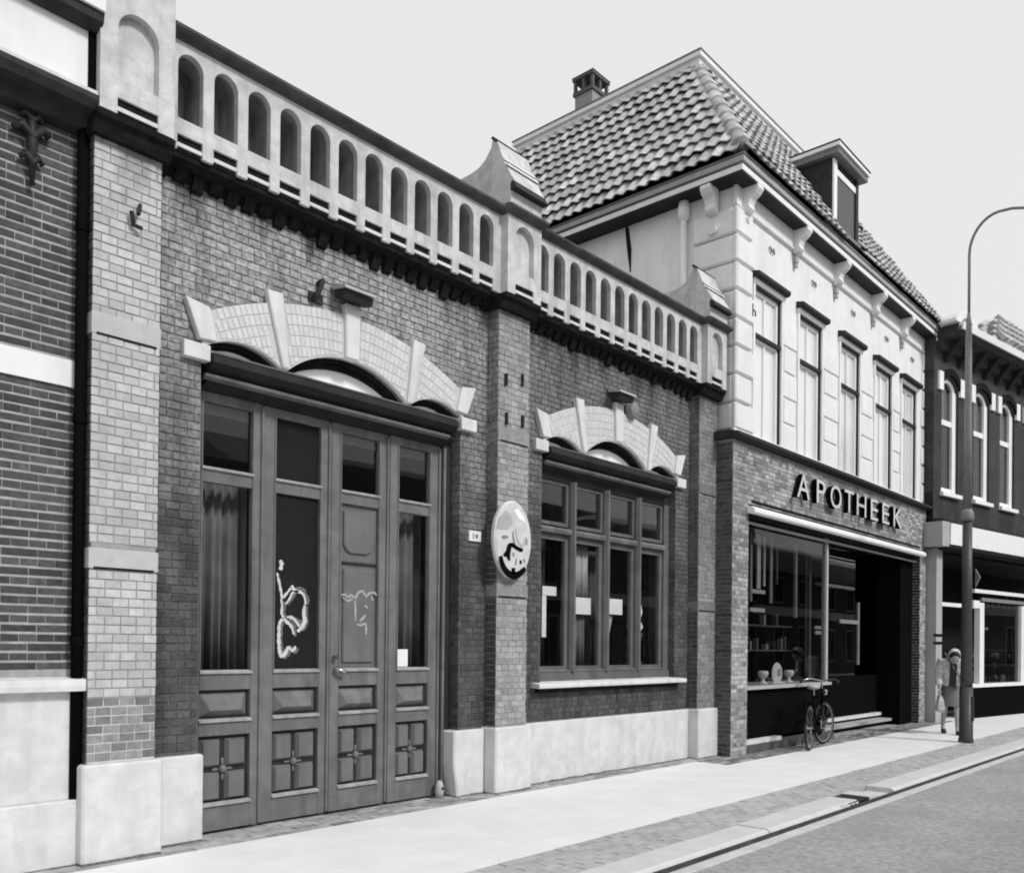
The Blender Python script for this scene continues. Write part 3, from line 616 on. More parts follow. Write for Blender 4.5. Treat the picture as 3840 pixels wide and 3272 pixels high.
# wall lamps above both arches
def flood(x, z, label, tilt):
    t = thing('flood_lamp', label, 'lamp', (x, 0, z), group='flood lamps over the arches')
    MB().pyz([(-.02, z+.07), (-.20, z+.02), (-.21, z-.005), (-.03, z+.02)], x-.17, x+.17).build('hood', 'pale_grey', t)
    MB().pyz([(-.035, z+.015), (-.185, z-.012), (-.16, z-.075), (-.05, z-.055)], x-.155, x+.155).build('housing', 'iron', t)
    MB().tube([(x-.02, .0, z-.02), (x-.02, -.05, z-.03)], .02, 8).build('arm', 'iron', t)
    return t
flood(4.76, 4.52, 'black flood lamp with pale hood fixed above the door arch', 0)
flood(8.80, 4.53, 'black flood lamp with pale hood fixed above the window arch', 0)
wb = thing('wall_bracket', 'bent black iron bracket on the bricks left of the door flood lamp', 'bracket', (4.42, 0, 4.45))
MB().tube([(4.46, .0, 4.55), (4.46, -.07, 4.56), (4.43, -.09, 4.50), (4.40, -.08, 4.42), (4.40, .0, 4.40)], .022, 8).build('arm', 'iron', wb)
MB().box(4.36, 4.50, -.022, .0, 4.38, 4.46).build('plate', 'iron', wb)
bl = thing('alarm_bell', 'round dark grey alarm bell beside the window flood lamp', 'bell', (9.1, 0, 4.42))
MB().tube([(9.10, -.01, 4.42), (9.10, -.04, 4.42), (9.10, -.10, 4.42), (9.10, -.12, 4.42)], [.10, .115, .09, .04], 16).build('gong', 'mid_grey', bl)
MB().box(9.05, 9.15, -.02, .0, 4.30, 4.54).build('plate', 'iron', bl)

# oval sign on the pilaster
OS = thing('oval_sign', 'white oval sign with dark painted emblem hanging on the middle pilaster', 'sign', (6.745, -.17, 2.58))
ocx, ocz = 6.747, 2.583
b = MB(); n = 40
ring = lambda a, c, y: [(ocx+a*math.cos(2*math.pi*i/n), y, ocz+c*math.sin(2*math.pi*i/n)) for i in range(n)]
v = ring(.285, .40, -.165)+ring(.285, .40, -.20)+ring(.262, .377, -.222)
b.add(v, [(i, (i+1) % n, n+(i+1) % n, n+i) for i in range(n)]+[(n+i, n+(i+1) % n, 2*n+(i+1) % n, 2*n+i) for i in range(n)]+[tuple(2*n+i for i in range(n)), tuple(range(n))])
b.build('disc', 'sign_white', OS)
SG = {'wedge':[(6.467,2.668),(6.493,2.776),(6.604,2.873),(6.685,2.814),(6.715,2.732),(6.629,2.677)],'eye':[(6.54,2.599),(6.574,2.614),(6.653,2.614),(6.642,2.59),(6.563,2.575)],'S1':[(6.526,2.4),(6.556,2.319),(6.625,2.248),(6.728,2.215),(6.833,2.237),(6.935,2.302)],'S2':[(6.577,2.405),(6.633,2.455),(6.66,2.511),(6.724,2.525),(6.794,2.5),(6.888,2.489)],'S3':[(6.721,2.663),(6.734,2.588),(6.758,2.536)],'S4':[(6.735,2.294),(6.74,2.233)],'S5':[(6.958,2.609),(6.953,2.546)],'S6':[(6.767,2.699),(6.804,2.579),(6.888,2.532),(6.946,2.639)],'S7':[(6.731,2.448),(6.737,2.41)],'S8':[(6.854,2.381),(6.855,2.342)],'S9':[(6.784,2.391),(6.773,2.328)],'S10':[(6.902,2.4),(6.926,2.363)],'S11':[(6.662,2.427),(6.663,2.366)]}
fit = lambda p: (ocx+(p[0]-ocx)*.93, p[1])
MB().pxz([fit(p) for p in SG['wedge']], -.2255, -.22).build('grey_field', 'pale_grey', OS)
MB().pxz([fit(p) for p in SG['eye']], -.226, -.22).build('mark', 'mid_grey', OS)
for k, w_, mm in (('S1', .058, 'black'), ('S2', .036, 'black'), ('S3', .020, 'mid_grey'), ('S4', .045, 'black'), ('S5', .020, 'mid_grey'), ('S6', .016, 'pale_grey'), ('S7', .022, 'mid_grey'), ('S8', .026, 'black'), ('S9', .018, 'mid_grey'), ('S10', .018, 'mid_grey'), ('S11', .030, 'black')):
    b = MB(); ribbon(b, [fit(p) for p in SG[k]], -.2257, w_*1.3); b.build('mark', mm, OS)
MB().pxz([fit(p) for p in ((6.575, 2.40), (6.60, 2.45), (6.64, 2.47), (6.655, 2.53), (6.70, 2.515), (6.69, 2.46), (6.675, 2.41), (6.66, 2.36), (6.62, 2.40))], -.2262, -.22).build('mark', 'black', OS)
MB().pxz([fit(p) for p in ((6.80, 2.50), (6.86, 2.51), (6.90, 2.49), (6.87, 2.465), (6.82, 2.47))], -.2262, -.22).build('mark', 'black', OS)
MB().pxz([fit(p) for p in ((6.73, 2.88), (6.80, 2.91), (6.90, 2.84), (6.95, 2.74), (6.90, 2.78), (6.82, 2.80))], -.2258, -.22).build('pale_field', 'white', OS)
MB().box(6.60, 6.90, -.17, -.15, 2.4, 2.44).build('bracket', 'iron', OS)
npz = thing('number_plate', 'small pale plate with a worn number on the bricks right of the door', 'plate', (6.38, 0, 2.6))
MB().box(6.30, 6.47, -.022, 0, 2.545, 2.65).build('plate', 'paper', npz, bevel=.004)
MB().box(6.345, 6.358, -.026, -.021, 2.57, 2.625).build('digit', 'mid_grey', npz); MB().tube([(6.40, -.022, 2.60), (6.40, -.026, 2.60)], .022, 10).build('digit', 'mid_grey', npz)
flush('G', 'brick', 'brickwork', 300, STD)

# ------------------------------------------------------------------ dark brick house on the left
H = thing('dark_brick_house', 'dark brick house with pale band, pale plinth and black gutter at the left edge', 'building', (1, 0, 0))
hw = MB().box(-3, 2.515, -.012, 6, 0, 5.0).build('wall', 'mortar_dark', H)
hs = lambda z: [] if 3.21 < z < 3.395 else [(-2.0, 2.51)]
bricks('H', hw, (0, -.0155, 0), (1, 0, 0), (0, -1, 0), 1.27, 5.0, hs, 'brick_dark', bed=.016, head=.004)
flush('H', 'brick', 'brickwork', 300, STD)
MB().box(-3, 2.513, -.034, 0, 3.215, 3.395).build('band', 'plaster', H)
MB().pyz([(0, 1.17), (-.13, 1.165), (-.135, 1.20), (-.13, 1.245), (0, 1.26)], -3, 2.545).build('sill_band', 'stone', H)
MB().box(-3, 2.49, -.06, 0, .44, 1.16).build('upper_plinth', 'plinth', H)
MB().box(-3, 2.505, -.12, 0, 0, .438).build('lower_plinth', 'plinth', H, bevel=.01)
MB().pyz([(0, 4.93), (-.10, 4.95), (-.13, 5.02), (-.24, 5.04), (-.27, 5.09), (-.27, 5.125), (0, 5.13)], -3, 2.56).build('cornice', 'slate', H)
MB().box(-3, 2.53, -.25, 0, 5.13, 5.16).build('cornice_top', 'stone', H)
MB().box(-3, 2.46, -.20, 3, 5.16, 5.56).build('frieze_panel', 'plaster', H)
MB().box(2.462, 2.522, -.215, 3, 5.161, 5.56).build('end_board', 'black', H)
MB().pyz([(3, 5.56), (-.24, 5.56), (-.30, 5.60), (-.31, 5.66), (3, 5.66)], -3, 2.52).build('gutter', 'slate', H)
MB().box(-3, 2.52, -.33, 3, 5.662, 5.80).build('parapet', 'plaster', H)
MB().tube([(2.487, -.075, .44), (2.487, -.075, 4.96)], .036, 12).build('downpipe', 'black', H, smooth=True)
for z in (1.5, 3.0, 4.3): MB().tube([(2.487, -.075, z-.03), (2.487, -.075, z+.03)], .043, 12).build('pipe_clip', 'black', H)
an = MB()
an.tube([(2.165, -.06, 4.98), (2.17, -.06, 4.75), (2.175, -.06, 4.47)], [0.017, 0.038, 0.014], 8)
an.tube([(2.06, -.055, 4.80), (2.11, -.06, 4.84), (2.17, -.065, 4.77), (2.23, -.06, 4.85), (2.28, -.055, 4.82)], [0.023, 0.032, 0.035, 0.032, 0.023], 8)
an.tube([(2.10, -.055, 4.90), (2.13, -.06, 4.93), (2.17, -.06, 4.88), (2.21, -.06, 4.93), (2.235, -.055, 4.89)], [0.020, 0.026, 0.029, 0.026, 0.020], 8)
an.tube([(2.10, -.055, 4.63), (2.14, -.06, 4.66), (2.172, -.06, 4.60), (2.21, -.06, 4.66), (2.24, -.055, 4.62)], [0.017, 0.026, 0.043, 0.026, 0.017], 8)
an.build('wall_anchor', 'iron', H, smooth=True)

# ------------------------------------------------------------------ white pharmacy building
P = thing('white_pharmacy', 'white plastered pharmacy with tiled hip roof above a grey brick shopfront', 'building', (15.2, -.3, 0))
X0, X1, YF = 11.2, 19.62, -.30
WC = (12.245, 13.755, 15.42, 17.06, 18.51); WH = .435
b = MB()
xs = [X0+.06]+[q for c in WC for q in (c-WH, c+WH)]+[X1]
for i in range(0, len(xs), 2): b.box(xs[i], xs[i+1], YF, 0, 4.44, 6.78)
b.box(X0+.06, X1, YF, 0, 6.7805, 8.0)
b.build('upper_wall', 'plaster', P)
MB().box(X0+.075, X0+.3, 0.001, 6.4, 0, 8.0).box(X0+.3005, X1-.01, 0.001, 6.4, 3.6, 8.0).box(X1-.2, X1-.011, .001, 6.4, 0, 3.599).box(X0+.3005, X1-.2005, 5.9, 6.4, 0, 3.599).build('side_wall', 'plaster_grey', P)
MB().tube([(11.268, 1.55, 7.95), (11.262, 1.5, 7.6), (11.268, 1.48, 7.25)], [.03, .035, .008], 6).build('wall_crack', 'soot_shade', P)
fr_ = MB().box(X0+.02, X1+.01, YF-.03, YF+.02, 7.70, 7.97).build('frieze', 'plaster', P)
MB().pyz([(YF, 7.665), (YF-.045, 7.68), (YF-.05, 7.70), (YF, 7.71)], X0+.02, X1).build('frieze_moulding', 'plaster', fr_)
# rusticated corner and pier blocks
RB = .392
for k in range(8):
    z0 = 4.60+RB*k-.04; z1 = z0+RB-.026
    if z1 > 7.69: z1 = 7.69
    q = MB()
    q.box(X0, X0+.53-(.06 if k % 2 else 0), YF-.06, YF+.02, z0, z1); q.box(X0+.0005, X0+.12, YF+.0205, .36, z0, z1)
    q.build('quoin', 'plaster', P, bevel=.022)
    q = MB().box(X1-.33+(.06 if k % 2 else 0), X1+.01, YF-.04, YF+.02, z0, z1).build('quoin', 'plaster', P, bevel=.022)
    if z1 < 6.7:
        for i in range(4):
            a, c = WC[i]+WH+.075, WC[i+1]-WH-.075; ins = .05 if k % 2 else 0
            MB().box(a+ins, c-ins, YF-.022, YF+.02, z0, z1).build('pier_block', 'plaster', P, bevel=.014)
# windows
for wi, c in enumerate(WC):
    wn = MB().box(c-WH+.0, c-WH+.07, YF+0.035, YF+0.105, 4.47, 6.779).box(c+WH-.07, c+WH, YF+0.035, YF+0.105, 4.47, 6.779).box(c-WH+.07, c+WH-.07, YF+0.036, YF+0.104, 6.68, 6.778).box(c-WH+.07, c+WH-.07, YF+0.025, YF+0.103, 5.99, 6.08).box(c-WH+.07, c+WH-.07, YF+0.036, YF+0.104, 4.47, 4.58).build('window', 'white', P)
    MB().box(c-.02, c+.02, YF+0.045, YF+0.095, 4.58, 5.99).box(c-.018, c+.018, YF+0.045, YF+0.095, 6.08, 6.68).build('glazing_bar', 'white', wn)
    MB().box(c-WH+.06, c+WH-.06, YF+0.060, YF+0.066, 4.57, 6.69).build('pane', 'glass', wn)
    MB().box(c-WH+.02, c+WH-.02, YF+0.075, YF+0.080, 4.5, 6.75).build('net_curtain', 'net', wn); MB().box(c+WH-.016, c+WH-.001, YF+0.004, YF+0.034, 4.47, 6.76).build('reveal_shade', 'slate', wn)  # dark strip paints the shade on the right-hand reveal
    MB().box(c-WH, c+WH, YF+0.110, YF+0.125, 4.47, 6.779).build('shade_back', 'interior', wn)
    MB().box(c-WH-.02, c+WH+.02, YF-.015, YF+0.035, 6.02, 6.072).build('blind_box', 'slate', wn)
    hb = MB().pyz([(YF+.05, 6.83), (YF-.10, 6.83), (YF-.13, 6.855), (YF-.13, 6.905), (YF+.0, 6.935)], c-.52, c+.52).build('hood', 'slate', P)
    MB().pyz([(YF+.02, 6.765), (YF-.035, 6.765), (YF-.06, 6.80), (YF-.06, 6.829), (YF+.02, 6.829)], c-.50, c+.50).build('hood_moulding', 'plaster', P)
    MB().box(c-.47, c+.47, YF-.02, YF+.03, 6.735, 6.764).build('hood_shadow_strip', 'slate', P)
    sur = MB().box(c-WH-.06, c-WH, YF-.03, YF+.05, 4.47, 6.76).box(c+WH, c+WH+.06, YF-.03, YF+.05, 4.47, 6.76).build('surround', 'plaster', P)
# consoles under the eaves and small wall anchors
con_prof = [(0, 7.99), (-.24, 7.99), (-.25, 7.93), (-.20, 7.87), (-.13, 7.82), (-.10, 7.74), (-.12, 7.69), (-.08, 7.64), (0, 7.62)]
for x in (11.48, 13.14, 14.73, 16.47, 18.03, 19.55):
    o = MB().pyz([(YF-.02+y, z) for y, z in con_prof], x-.085, x+.085).build('console', 'plaster', P, bevel=.01)
    MB().box(x-.05, x+.05, YF-.062, YF-.02, 7.50, 7.58).build('drop', 'pale_grey', o)
    MB().box(x-.035, x+.035, YF-.058, YF-.02, 7.42, 7.47).build('drop', 'pale_grey', o)
o = MB().pxz([(X0-.0+y, z) for y, z in con_prof], -.06, .11).build('console', 'plaster', P, bevel=.01)
MB().tube([(X0-.055, .02, 7.42), (X0+.01, .02, 7.42)], .07, 14).build('rosette', 'plaster', o)
for x, z in ((12.34, 7.43), (13.86, 7.41), (15.53, 7.41), (17.20, 7.40), (18.67, 7.37)):
    MB().tube([(x-.07, YF-.02, z+.03), (x-.02, YF-.03, z-.03), (x+.03, YF-.03, z+.02), (x+.08, YF-.02, z-.04)], .014, 6).build('wall_anchor', 'mid_grey', P)
MB().tube([(11.66, YF-.06, 6.42), (11.66, YF-.06, 6.24)], .012, 6).tube([(11.66, YF-.06, 6.34), (11.74, YF-.06, 6.33), (11.75, YF-.06, 6.26)], .010, 6).build('wall_hook', 'iron', P)
dp = MB().tube([(11.19, .50, 6.0), (11.19, .50, 7.72)], .05, 12).build('downpipe', 'white', P, smooth=True)
MB().tube([(11.19, .50, 7.70), (11.19, .50, 7.76), (11.19, .50, 7.86), (11.19, .50, 7.98)], [.055, .09, .095, .07], 12).build('hopper_head', 'white', dp)
# eaves: stacked mouldings round the front and the sides
EX0, EX1, EY0, EY1 = 10.9, 19.92, -.6, 6.7
def ring_box(d, z0, z1, nm, m):
    b = MB(); a, c, f, r_ = EX0+d, EX1-d, EY0+d, EY1-d; t = .32
    b.pxy([(a, f), (c, f), (c-t, f+t), (a+t, f+t)], z0, z1); b.pxy([(a, f), (a+t, f+t), (a+t, r_-t), (a, r_)], z0, z1); b.pxy([(c, f), (c, r_), (c-t, r_-t), (c-t, f+t)], z0, z1)
    return b.build(nm, m, P)
ring_box(.06, 7.972, 7.995, 'shaded_soffit', 'wood_dark')  # dark board carries the shade under the eaves in its colour
ring_box(.045, 7.996, 8.07, 'fascia', 'white'); ring_box(.075, 8.0705, 8.10, 'fascia_groove', 'zinc'); ring_box(.015, 8.1005, 8.175, 'gutter', 'pale_grey'); ring_box(.0, 8.1755, 8.205, 'gutter_edge', 'zinc')
ring_box(.07, 8.2055, 8.235, 'eaves_fillet', 'pale_grey'); ring_box(.13, 8.2355, 8.29, 'eaves_fillet', 'tile')
# roof shell
DT = 1.79; ZE, ZR = 8.20, 11.15
tx0, tx1, ty0, ty1 = EX0+DT, EX1-DT, EY0+DT, EY1-DT
e = .05
MB().add([(EX0+e,EY0+e,ZE),(EX1-e,EY0+e,ZE),(EX1-e,EY1-e,ZE),(EX0+e,EY1-e,ZE),(tx0,ty0,ZR-.15),(tx1,ty0,ZR-.15),(tx1,ty1,ZR-.15),(tx0,ty1,ZR-.15)],
         [(0,1,5,4),(1,2,6,5),(2,3,7,6),(3,0,4,7),(4,5,6,7)]).build('roof', 'slate', P)
rf = MB().box(tx0-.12, tx1+.12, ty0-.12, ty1+.12, 10.86, 11.05).build('roof_trim', 'lead', P)
MB().box(tx0-.17, tx1+.17, ty0-.17, ty1+.17, 11.051, 11.12).build('trim_board', 'white', rf)
MB().box(tx0-.18, tx1+.18, ty0-.18, ty1+.18, 11.121, 11.15).build('trim_edge', 'zinc', rf)
MB().box(tx0-.135, tx1+.135, ty0-.135, ty1+.135, 10.90, 10.915).build('trim_groove', 'zinc', rf)
tiles = MB().box(13, 13.2, 2, 2.2, 10.8, 10.84).build('tile_covering', 'tile', P)
def tile_fn():
    b = MB(); n = 7; w, l = .215, .37; th = .016; v = []
    for layer in (0, 1):
        for j in (0, 1):
            for i in range(n):
                t = i/(n-1); h = .020*math.sin(t*2*math.pi-.4)
                v.append((-w/2+w*t, -l/2+l*j, h+(.0 if layer == 0 else -th)+(.058 if j == 0 else 0)))
    f = []
    for i in range(n-1):
        f += [(i, i+1, n+i+1, n+i), (2*n+i, 3*n+i, 3*n+i+1, 2*n+i+1), (i, 2*n+i, 2*n+i+1, i+1)]
    f += [(0, n, 3*n, 2*n), (n-1, 3*n-1, 4*n-1, 2*n-1)]
    return b.add(v, f)
SL = math.hypot(DT, ZR-.15-ZE); rows = 11; stp = SL/rows
def slope(org, along, inw, a0, a1, keyn):
    upv = (Vector(inw)*DT+Vector((0,0,ZR-.15-ZE))).normalized(); al = Vector(along); nn = al.cross(upv)
    if nn.z < 0: nn = -nn
    for r_ in range(rows):
        s0 = (r_+.5)*stp; ins = DT*(r_+.5)/rows; a = a0+ins+.02; w = .20
        x_ = al
        while a+w < a1-ins+.02:
            p = Vector(org)+al*(a+w/2)+upv*(s0+.03)+nn*(.035 if r_ == 0 else .05)
            xa = al if al.cross(upv).dot(nn) > 0 else -al
            M = Matrix.Identity(4)
            for i in range(3): M[i][0], M[i][1], M[i][2], M[i][3] = xa[i], upv[i], nn[i], p[i]
            M = M @ Matrix.Translation((0, random.uniform(-.012, .008), random.uniform(-.006, .008))) @ Matrix.Rotation(random.uniform(-.025, .025), 4, 'Z')
            piece('T', tiles, ('t',), tile_fn, M, .07, nn, 'tile'); a += w
slope((EX0, 0, ZE), (0, 1, 0), (1, 0, 0), EY0, EY1, 'side')
slope((0, EY0, ZE), (1, 0, 0), (0, 1, 0), EX0, EX1, 'front')
slope((EX1, 0, ZE), (0, 1, 0), (-1, 0, 0), EY0, EY1, 'side2')
# keep tiles out of the dormer body
PIECES['T'] = [q for q in PIECES['T'] if not (14.43 < q[3].translation.x < 15.60 and q[3].translation.y < .45 and q[3].translation.z < 9.75)]
flush('T', 'roof_tile', 'roof_tiles', 300)
def hip(a, c):
    a, c = Vector(a), Vector(c); d = (c-a); n = 10; k = d.length/n; dn = d.normalized()
    for i in range(n):
        p = a+dn*(i*k); q = a+dn*((i+1.12)*k); off = Vector((0, 0, .05))
        MB().tube([p+off, p+dn*.04+off, q+off+Vector((0, 0, .0))], [.125, .12, .095], 12).build('hip_tile', 'tile', tiles, smooth=True)
hip((EX0+.10, EY0+.10, ZE+.10), (tx0, ty0, ZR-.25)); hip((EX1-.1, EY0+.1, ZE+.1), (tx1, ty0, ZR-.25))
# chimney
ch = MB().box(13.0, 13.46, 3.55, 3.95, 10.9, 11.76).build('chimney', 'brick_shop', P)
b = MB(); b.box(12.97, 13.49, 3.52, 3.98, 11.7605, 11.8300)
for xx in (12.98, 13.20, 13.42): b.box(xx, xx+.06, 3.53, 3.58, 11.8305, 12.0400); b.box(xx, xx+.06, 3.92, 3.97, 11.8305, 12.0400)
for yy in (3.725,): b.box(12.98, 13.04, yy, yy+.05, 11.8305, 12.0400); b.box(13.42, 13.48, yy, yy+.05, 11.8305, 12.0400)
b.box(12.96, 13.50, 3.51, 3.99, 12.0405, 12.1000)
b.add([(12.95,3.50,12.1005),(13.51,3.50,12.1005),(13.51,4.0,12.1005),(12.95,4.0,12.1005),(13.23,3.75,12.2400)], [(0,1,4),(1,2,4),(2,3,4),(3,0,4),(0,3,2,1)])
b.build('chimney_cap', 'cap_brick', ch)
MB().tube([(13.23, 3.75, 11.8300), (13.23, 3.75, 11.8600)], .1, 10).build('flue', 'mid_grey', ch)
# dormer
dm = MB().box(14.47, 15.55, -.36, .60, 8.45, 9.70).build('dormer', 'slate', P)
MB().box(14.36, 15.68, -.50, .72, 9.70, 9.80).build('dormer_soffit', 'zinc', dm)
MB().box(14.33, 15.71, -.53, .75, 9.801, 9.86).build('dormer_fascia', 'white', dm)
MB().box(14.32, 15.72, -.54, .76, 9.861, 9.885).build('dormer_roof_edge', 'slate', dm)
MB().box(14.47, 14.60, -.39, -.361, 8.55, 9.68).build('dormer_post', 'white', dm); MB().box(15.43, 15.55, -.39, -.361, 8.55, 9.68).build('dormer_post', 'slate', dm)
MB().box(14.60, 15.43, -.385, -.361, 9.45, 9.55).build('dormer_rail', 'white', dm)
MB().box(14.60, 15.43, -.375, -.3605, 8.62, 9.45).build('dormer_pane', 'glass_dark', dm)
MB().box(14.45, 15.57, -.44, -.36, 8.50, 8.56).build('dormer_sill', 'zinc', dm)
ca = MB().tube([(15.72, -.30, 9.0), (15.80, -.34, 9.02), (15.86, -.34, 8.98)], .02, 6).build('dormer_hook', 'iron', dm)
# shopfront
SF = MB()
YS = -.40
SF.box(11.06, 11.53, YS+.012, 0, 0, 3.56); SF.box(19.02, 19.40, YS+.012, 0, 0, 3.56); SF.box(11.06, 19.40, YS+.0125, -.02, 3.5605, 4.38)
sf = SF.build('shopfront', 'mortar_shop', P)
bricks('S', sf, (0, YS+.006, 0), (1, 0, 0), (0, -1, 0), 0, 4.37, lambda z: [(11.055, 19.40)] if z > 3.56 else [(11.055, 11.53), (19.02, 19.40)], 'brick_shop')
bricks('S', sf, (11.05, 0, 0), (0, -1, 0), (-1, 0, 0), 0, 4.37, lambda z: [(.0, .395)], 'brick_dark', rep=lambda p: 'brick_dark')
bricks('S', sf, (19.018, 0, 0), (0, -1, 0), (-1, 0, 0), 0, 3.5, lambda z: [(.0, .395)], 'brick_dark', rep=lambda p: 'brick_far')
flush('S', 'brick', 'brickwork', 300, STD)
MB().pyz([(.0, 4.385), (-.44, 4.385), (-.52, 4.41), (-.52, 4.455), (-.3, 4.49), (.0, 4.49)], 10.96, 19.46).build('ledge', 'slate', sf)
MB().pyz([(-.30, 4.491), (-.36, 4.4915), (-.34, 4.56), (-.30, 4.57)], 11.17, 19.6).build('ledge_flashing', 'plaster', sf)
MB().box(11.60, 18.98, YS-.006, YS+.02, 3.565, 3.60).build('joint_line', 'soot_shade', sf)
MB().pyz([(-.40, 3.40), (-.50, 3.385), (-.52, 3.41), (-.52, 3.455), (-.48, 3.49), (-.40, 3.495)], 11.46, 19.0).build('awning_box', 'white', sf, bevel=.004)
MB().box(11.535, 19.015, -.33, -.30, 3.28, 3.31).build('awning_rail', 'pale_grey', sf)
MB().box(11.535, 19.015, -.39, -.0, 3.36, 3.40).build('shop_soffit', 'interior', sf)
# shop window, recessed entrance
MB().box(11.535, 14.60, -.26, -.20, .18, .90).build('stall_riser', 'black', sf)
MB().box(11.535, 14.66, -.34, .45, .90, .945).build('window_sill', 'pale_grey', sf)
MB().box(11.535, 12.72, -.36, -.18, .12, .18).build('base_stone', 'stone', sf)
MB().box(11.535, 14.62, -.40, -.18, 0, .118).build('base_stone', 'interior_mid', sf)
MB().box(11.535, 14.58, -.235, -.229, .945, 3.36).build('shop_pane', 'glass_shop', sf)
MB().box(14.58, 14.66, -.27, -.19, .945, 3.36).build('corner_post', 'pale_grey', sf)
MB().box(14.90, 14.98, .16, .24, .12, 3.36).build('inner_post', 'mid_grey', sf)
MB().pxy([(14.63, -.19), (14.64, -.19), (14.91, .2), (14.90, .2)], .945, 3.36).build('return_pane', 'glass_dark', sf)
MB().pxy([(14.60, -.19), (14.66, -.19), (14.93, .2), (14.87, .2)], .1, .94).build('return_riser', 'black', sf)
MB().box(14.98, 18.30, .20, .206, 1.0, 3.36).build('door_pane', 'glass_dark', sf)
MB().box(14.98, 18.30, .19, .23, .24, .99).build('door_riser', 'black', sf)
MB().box(14.98, 18.30, .10, .24, .18, .235).build('step', 'stone', sf); MB().box(14.98, 18.30, -.10, .3, .08, .13).build('step', 'pale_grey', sf)
MB().box(18.30, 18.36, -.25, 3.0, 0, 3.36).build('entrance_panel', 'black', sf); MB().box(18.36, 19.015, -.24, .0, 0, 3.36).build('entrance_panel', 'black', sf)
MB().box(17.2, 17.26, .17, .20, 1.2, 2.4).build('door_bar', 'mid_grey', sf); MB().box(16.3, 17.2, .17, .20, 1.98, 2.05).build('door_bar', 'mid_grey', sf)
b = MB(); b.box(11.3, 19.3, 5.0, 5.1, 0, 3.6); b.box(11.3, 19.3, .02, 5.0, 3.40, 3.5); b.box(11.54, 19.3, .02, 5.0, .0, .07); b.box(11.30, 11.40, .02, 5, 0, 3.4); b.build('shop_room', 'interior', sf)
MB().box(12.4, 14.2, 2.2, 2.5, .1, 2.2).build('shop_shelf', 'interior_mid', sf)
for i, (xa, xb) in enumerate(((16.1, 16.65), (16.75, 17.3), (17.4, 17.95))): MB().tube([(xa, .55, 2.72), (xb, .55, 2.72)], .03, 8).build('light_tube', 'lit_tube', sf)
for i in range(7):
    MB().box(11.78+i*.22, 11.78+i*.22+(.05, .09, .06, .11, .05, .08, .04)[i], -.08, -.06, (2.5, 2.55, 2.2, 2.4, 2.45, 2.2, 2.5)[i], 3.22).build('mirrored_bar', ('mid_grey', 'interior_mid', 'mid_grey', 'pale_grey', 'pale_grey', 'mid_grey', 'interior_mid')[i], sf)  # upright bars stand in for streaks mirrored in the glass
for z in (2.36, 2.08): MB().box(12.25, 12.75, -.06, -.04, z-.03, z+.03).build('shelf_label', 'pale_grey', sf)
MB().box(14.3, 14.56, -.2, -.18, 1.83, 1.88).box(14.32, 14.56, -.2, -.18, 1.74, 1.80).build('shelf_label', 'pale_grey', sf)
MB().box(13.75, 13.82, -.1, -.06, 2.0, 3.2).build('blind_rod', 'mid_grey', sf)
for z in (1.45, 1.85): MB().box(11.6, 14.4, .25, .5, z, z+.025).build('display_shelf', 'interior_mid', sf)
for i in range(30):
    xx = random.uniform(11.7, 14.3); zz = random.choice((1.476, 1.476, 1.876)); hh = random.uniform(.08, .26); ww = random.uniform(.04, .10)
    MB().box(xx, xx+ww, .3, .38, zz, zz+hh).build('packed_box', random.choice(('interior_mid', 'interior_mid', 'mid_grey', 'interior')), sf)
# letters
sgn = thing('shop_sign', 'white raised capital letters reading APOTHEEK on the grey brick fascia', 'sign', (15.2, -.42, 4.0))
def letter(chx, x, w, h, z):
    cu = bpy.data.curves.new('letter', 'FONT'); cu.body = chx; cu.size = 1; cu.extrude = 0
    o = bpy.data.objects.new('tmp', cu); COL.objects.link(o); bpy.context.view_layer.update()
    me = bpy.data.meshes.new_from_object(o.evaluated_get(bpy.context.evaluated_depsgraph_get())); bpy.data.objects.remove(o)
    bm = bmesh.new(); bm.from_mesh(me); bpy.data.meshes.remove(me)
    bmesh.ops.dissolve_limit(bm, angle_limit=.01, verts=bm.verts, edges=bm.edges)
    mnx, mxx = min(v.co.x for v in bm.verts), max(v.co.x for v in bm.verts); mny, mxy = min(v.co.y for v in bm.verts), max(v.co.y for v in bm.verts)
    for v in bm.verts: v.co = Vector((x+(v.co.x-mnx)/(mxx-mnx)*w, -.505, z+(v.co.y-mny)/(mxy-mny)*h))
    faces = bm.faces[:]
    ex = bmesh.ops.extrude_face_region(bm, geom=faces)
    for v in [q for q in ex['geom'] if isinstance(q, bmesh.types.BMVert)]: v.co.y += .085
    bmesh.ops.recalc_face_normals(bm, faces=bm.faces)
    out = bpy.data.meshes.new('letter'); bm.to_mesh(out); bm.free(); out.materials.append(MT['black']); out.materials.append(MT['letter'])
    for p in out.polygons:
        p.material_index = 1 if abs(p.normal.y) > .9 and sum(out.vertices[i].co.y for i in p.vertices)/len(p.vertices) < -.48 else 0
    o = bpy.data.objects.new('letter', out); COL.objects.link(o); o.parent = sgn; o.location = -Vector(sgn.location)
for chx, x, w in zip('APOTHEEK', (12.88, 13.60, 14.15, 14.74, 15.28, 15.94, 16.52, 17.11), (.46, .34, .45, .40, .44, .36, .36, .46)): letter(chx, x, w, .37, 3.81)
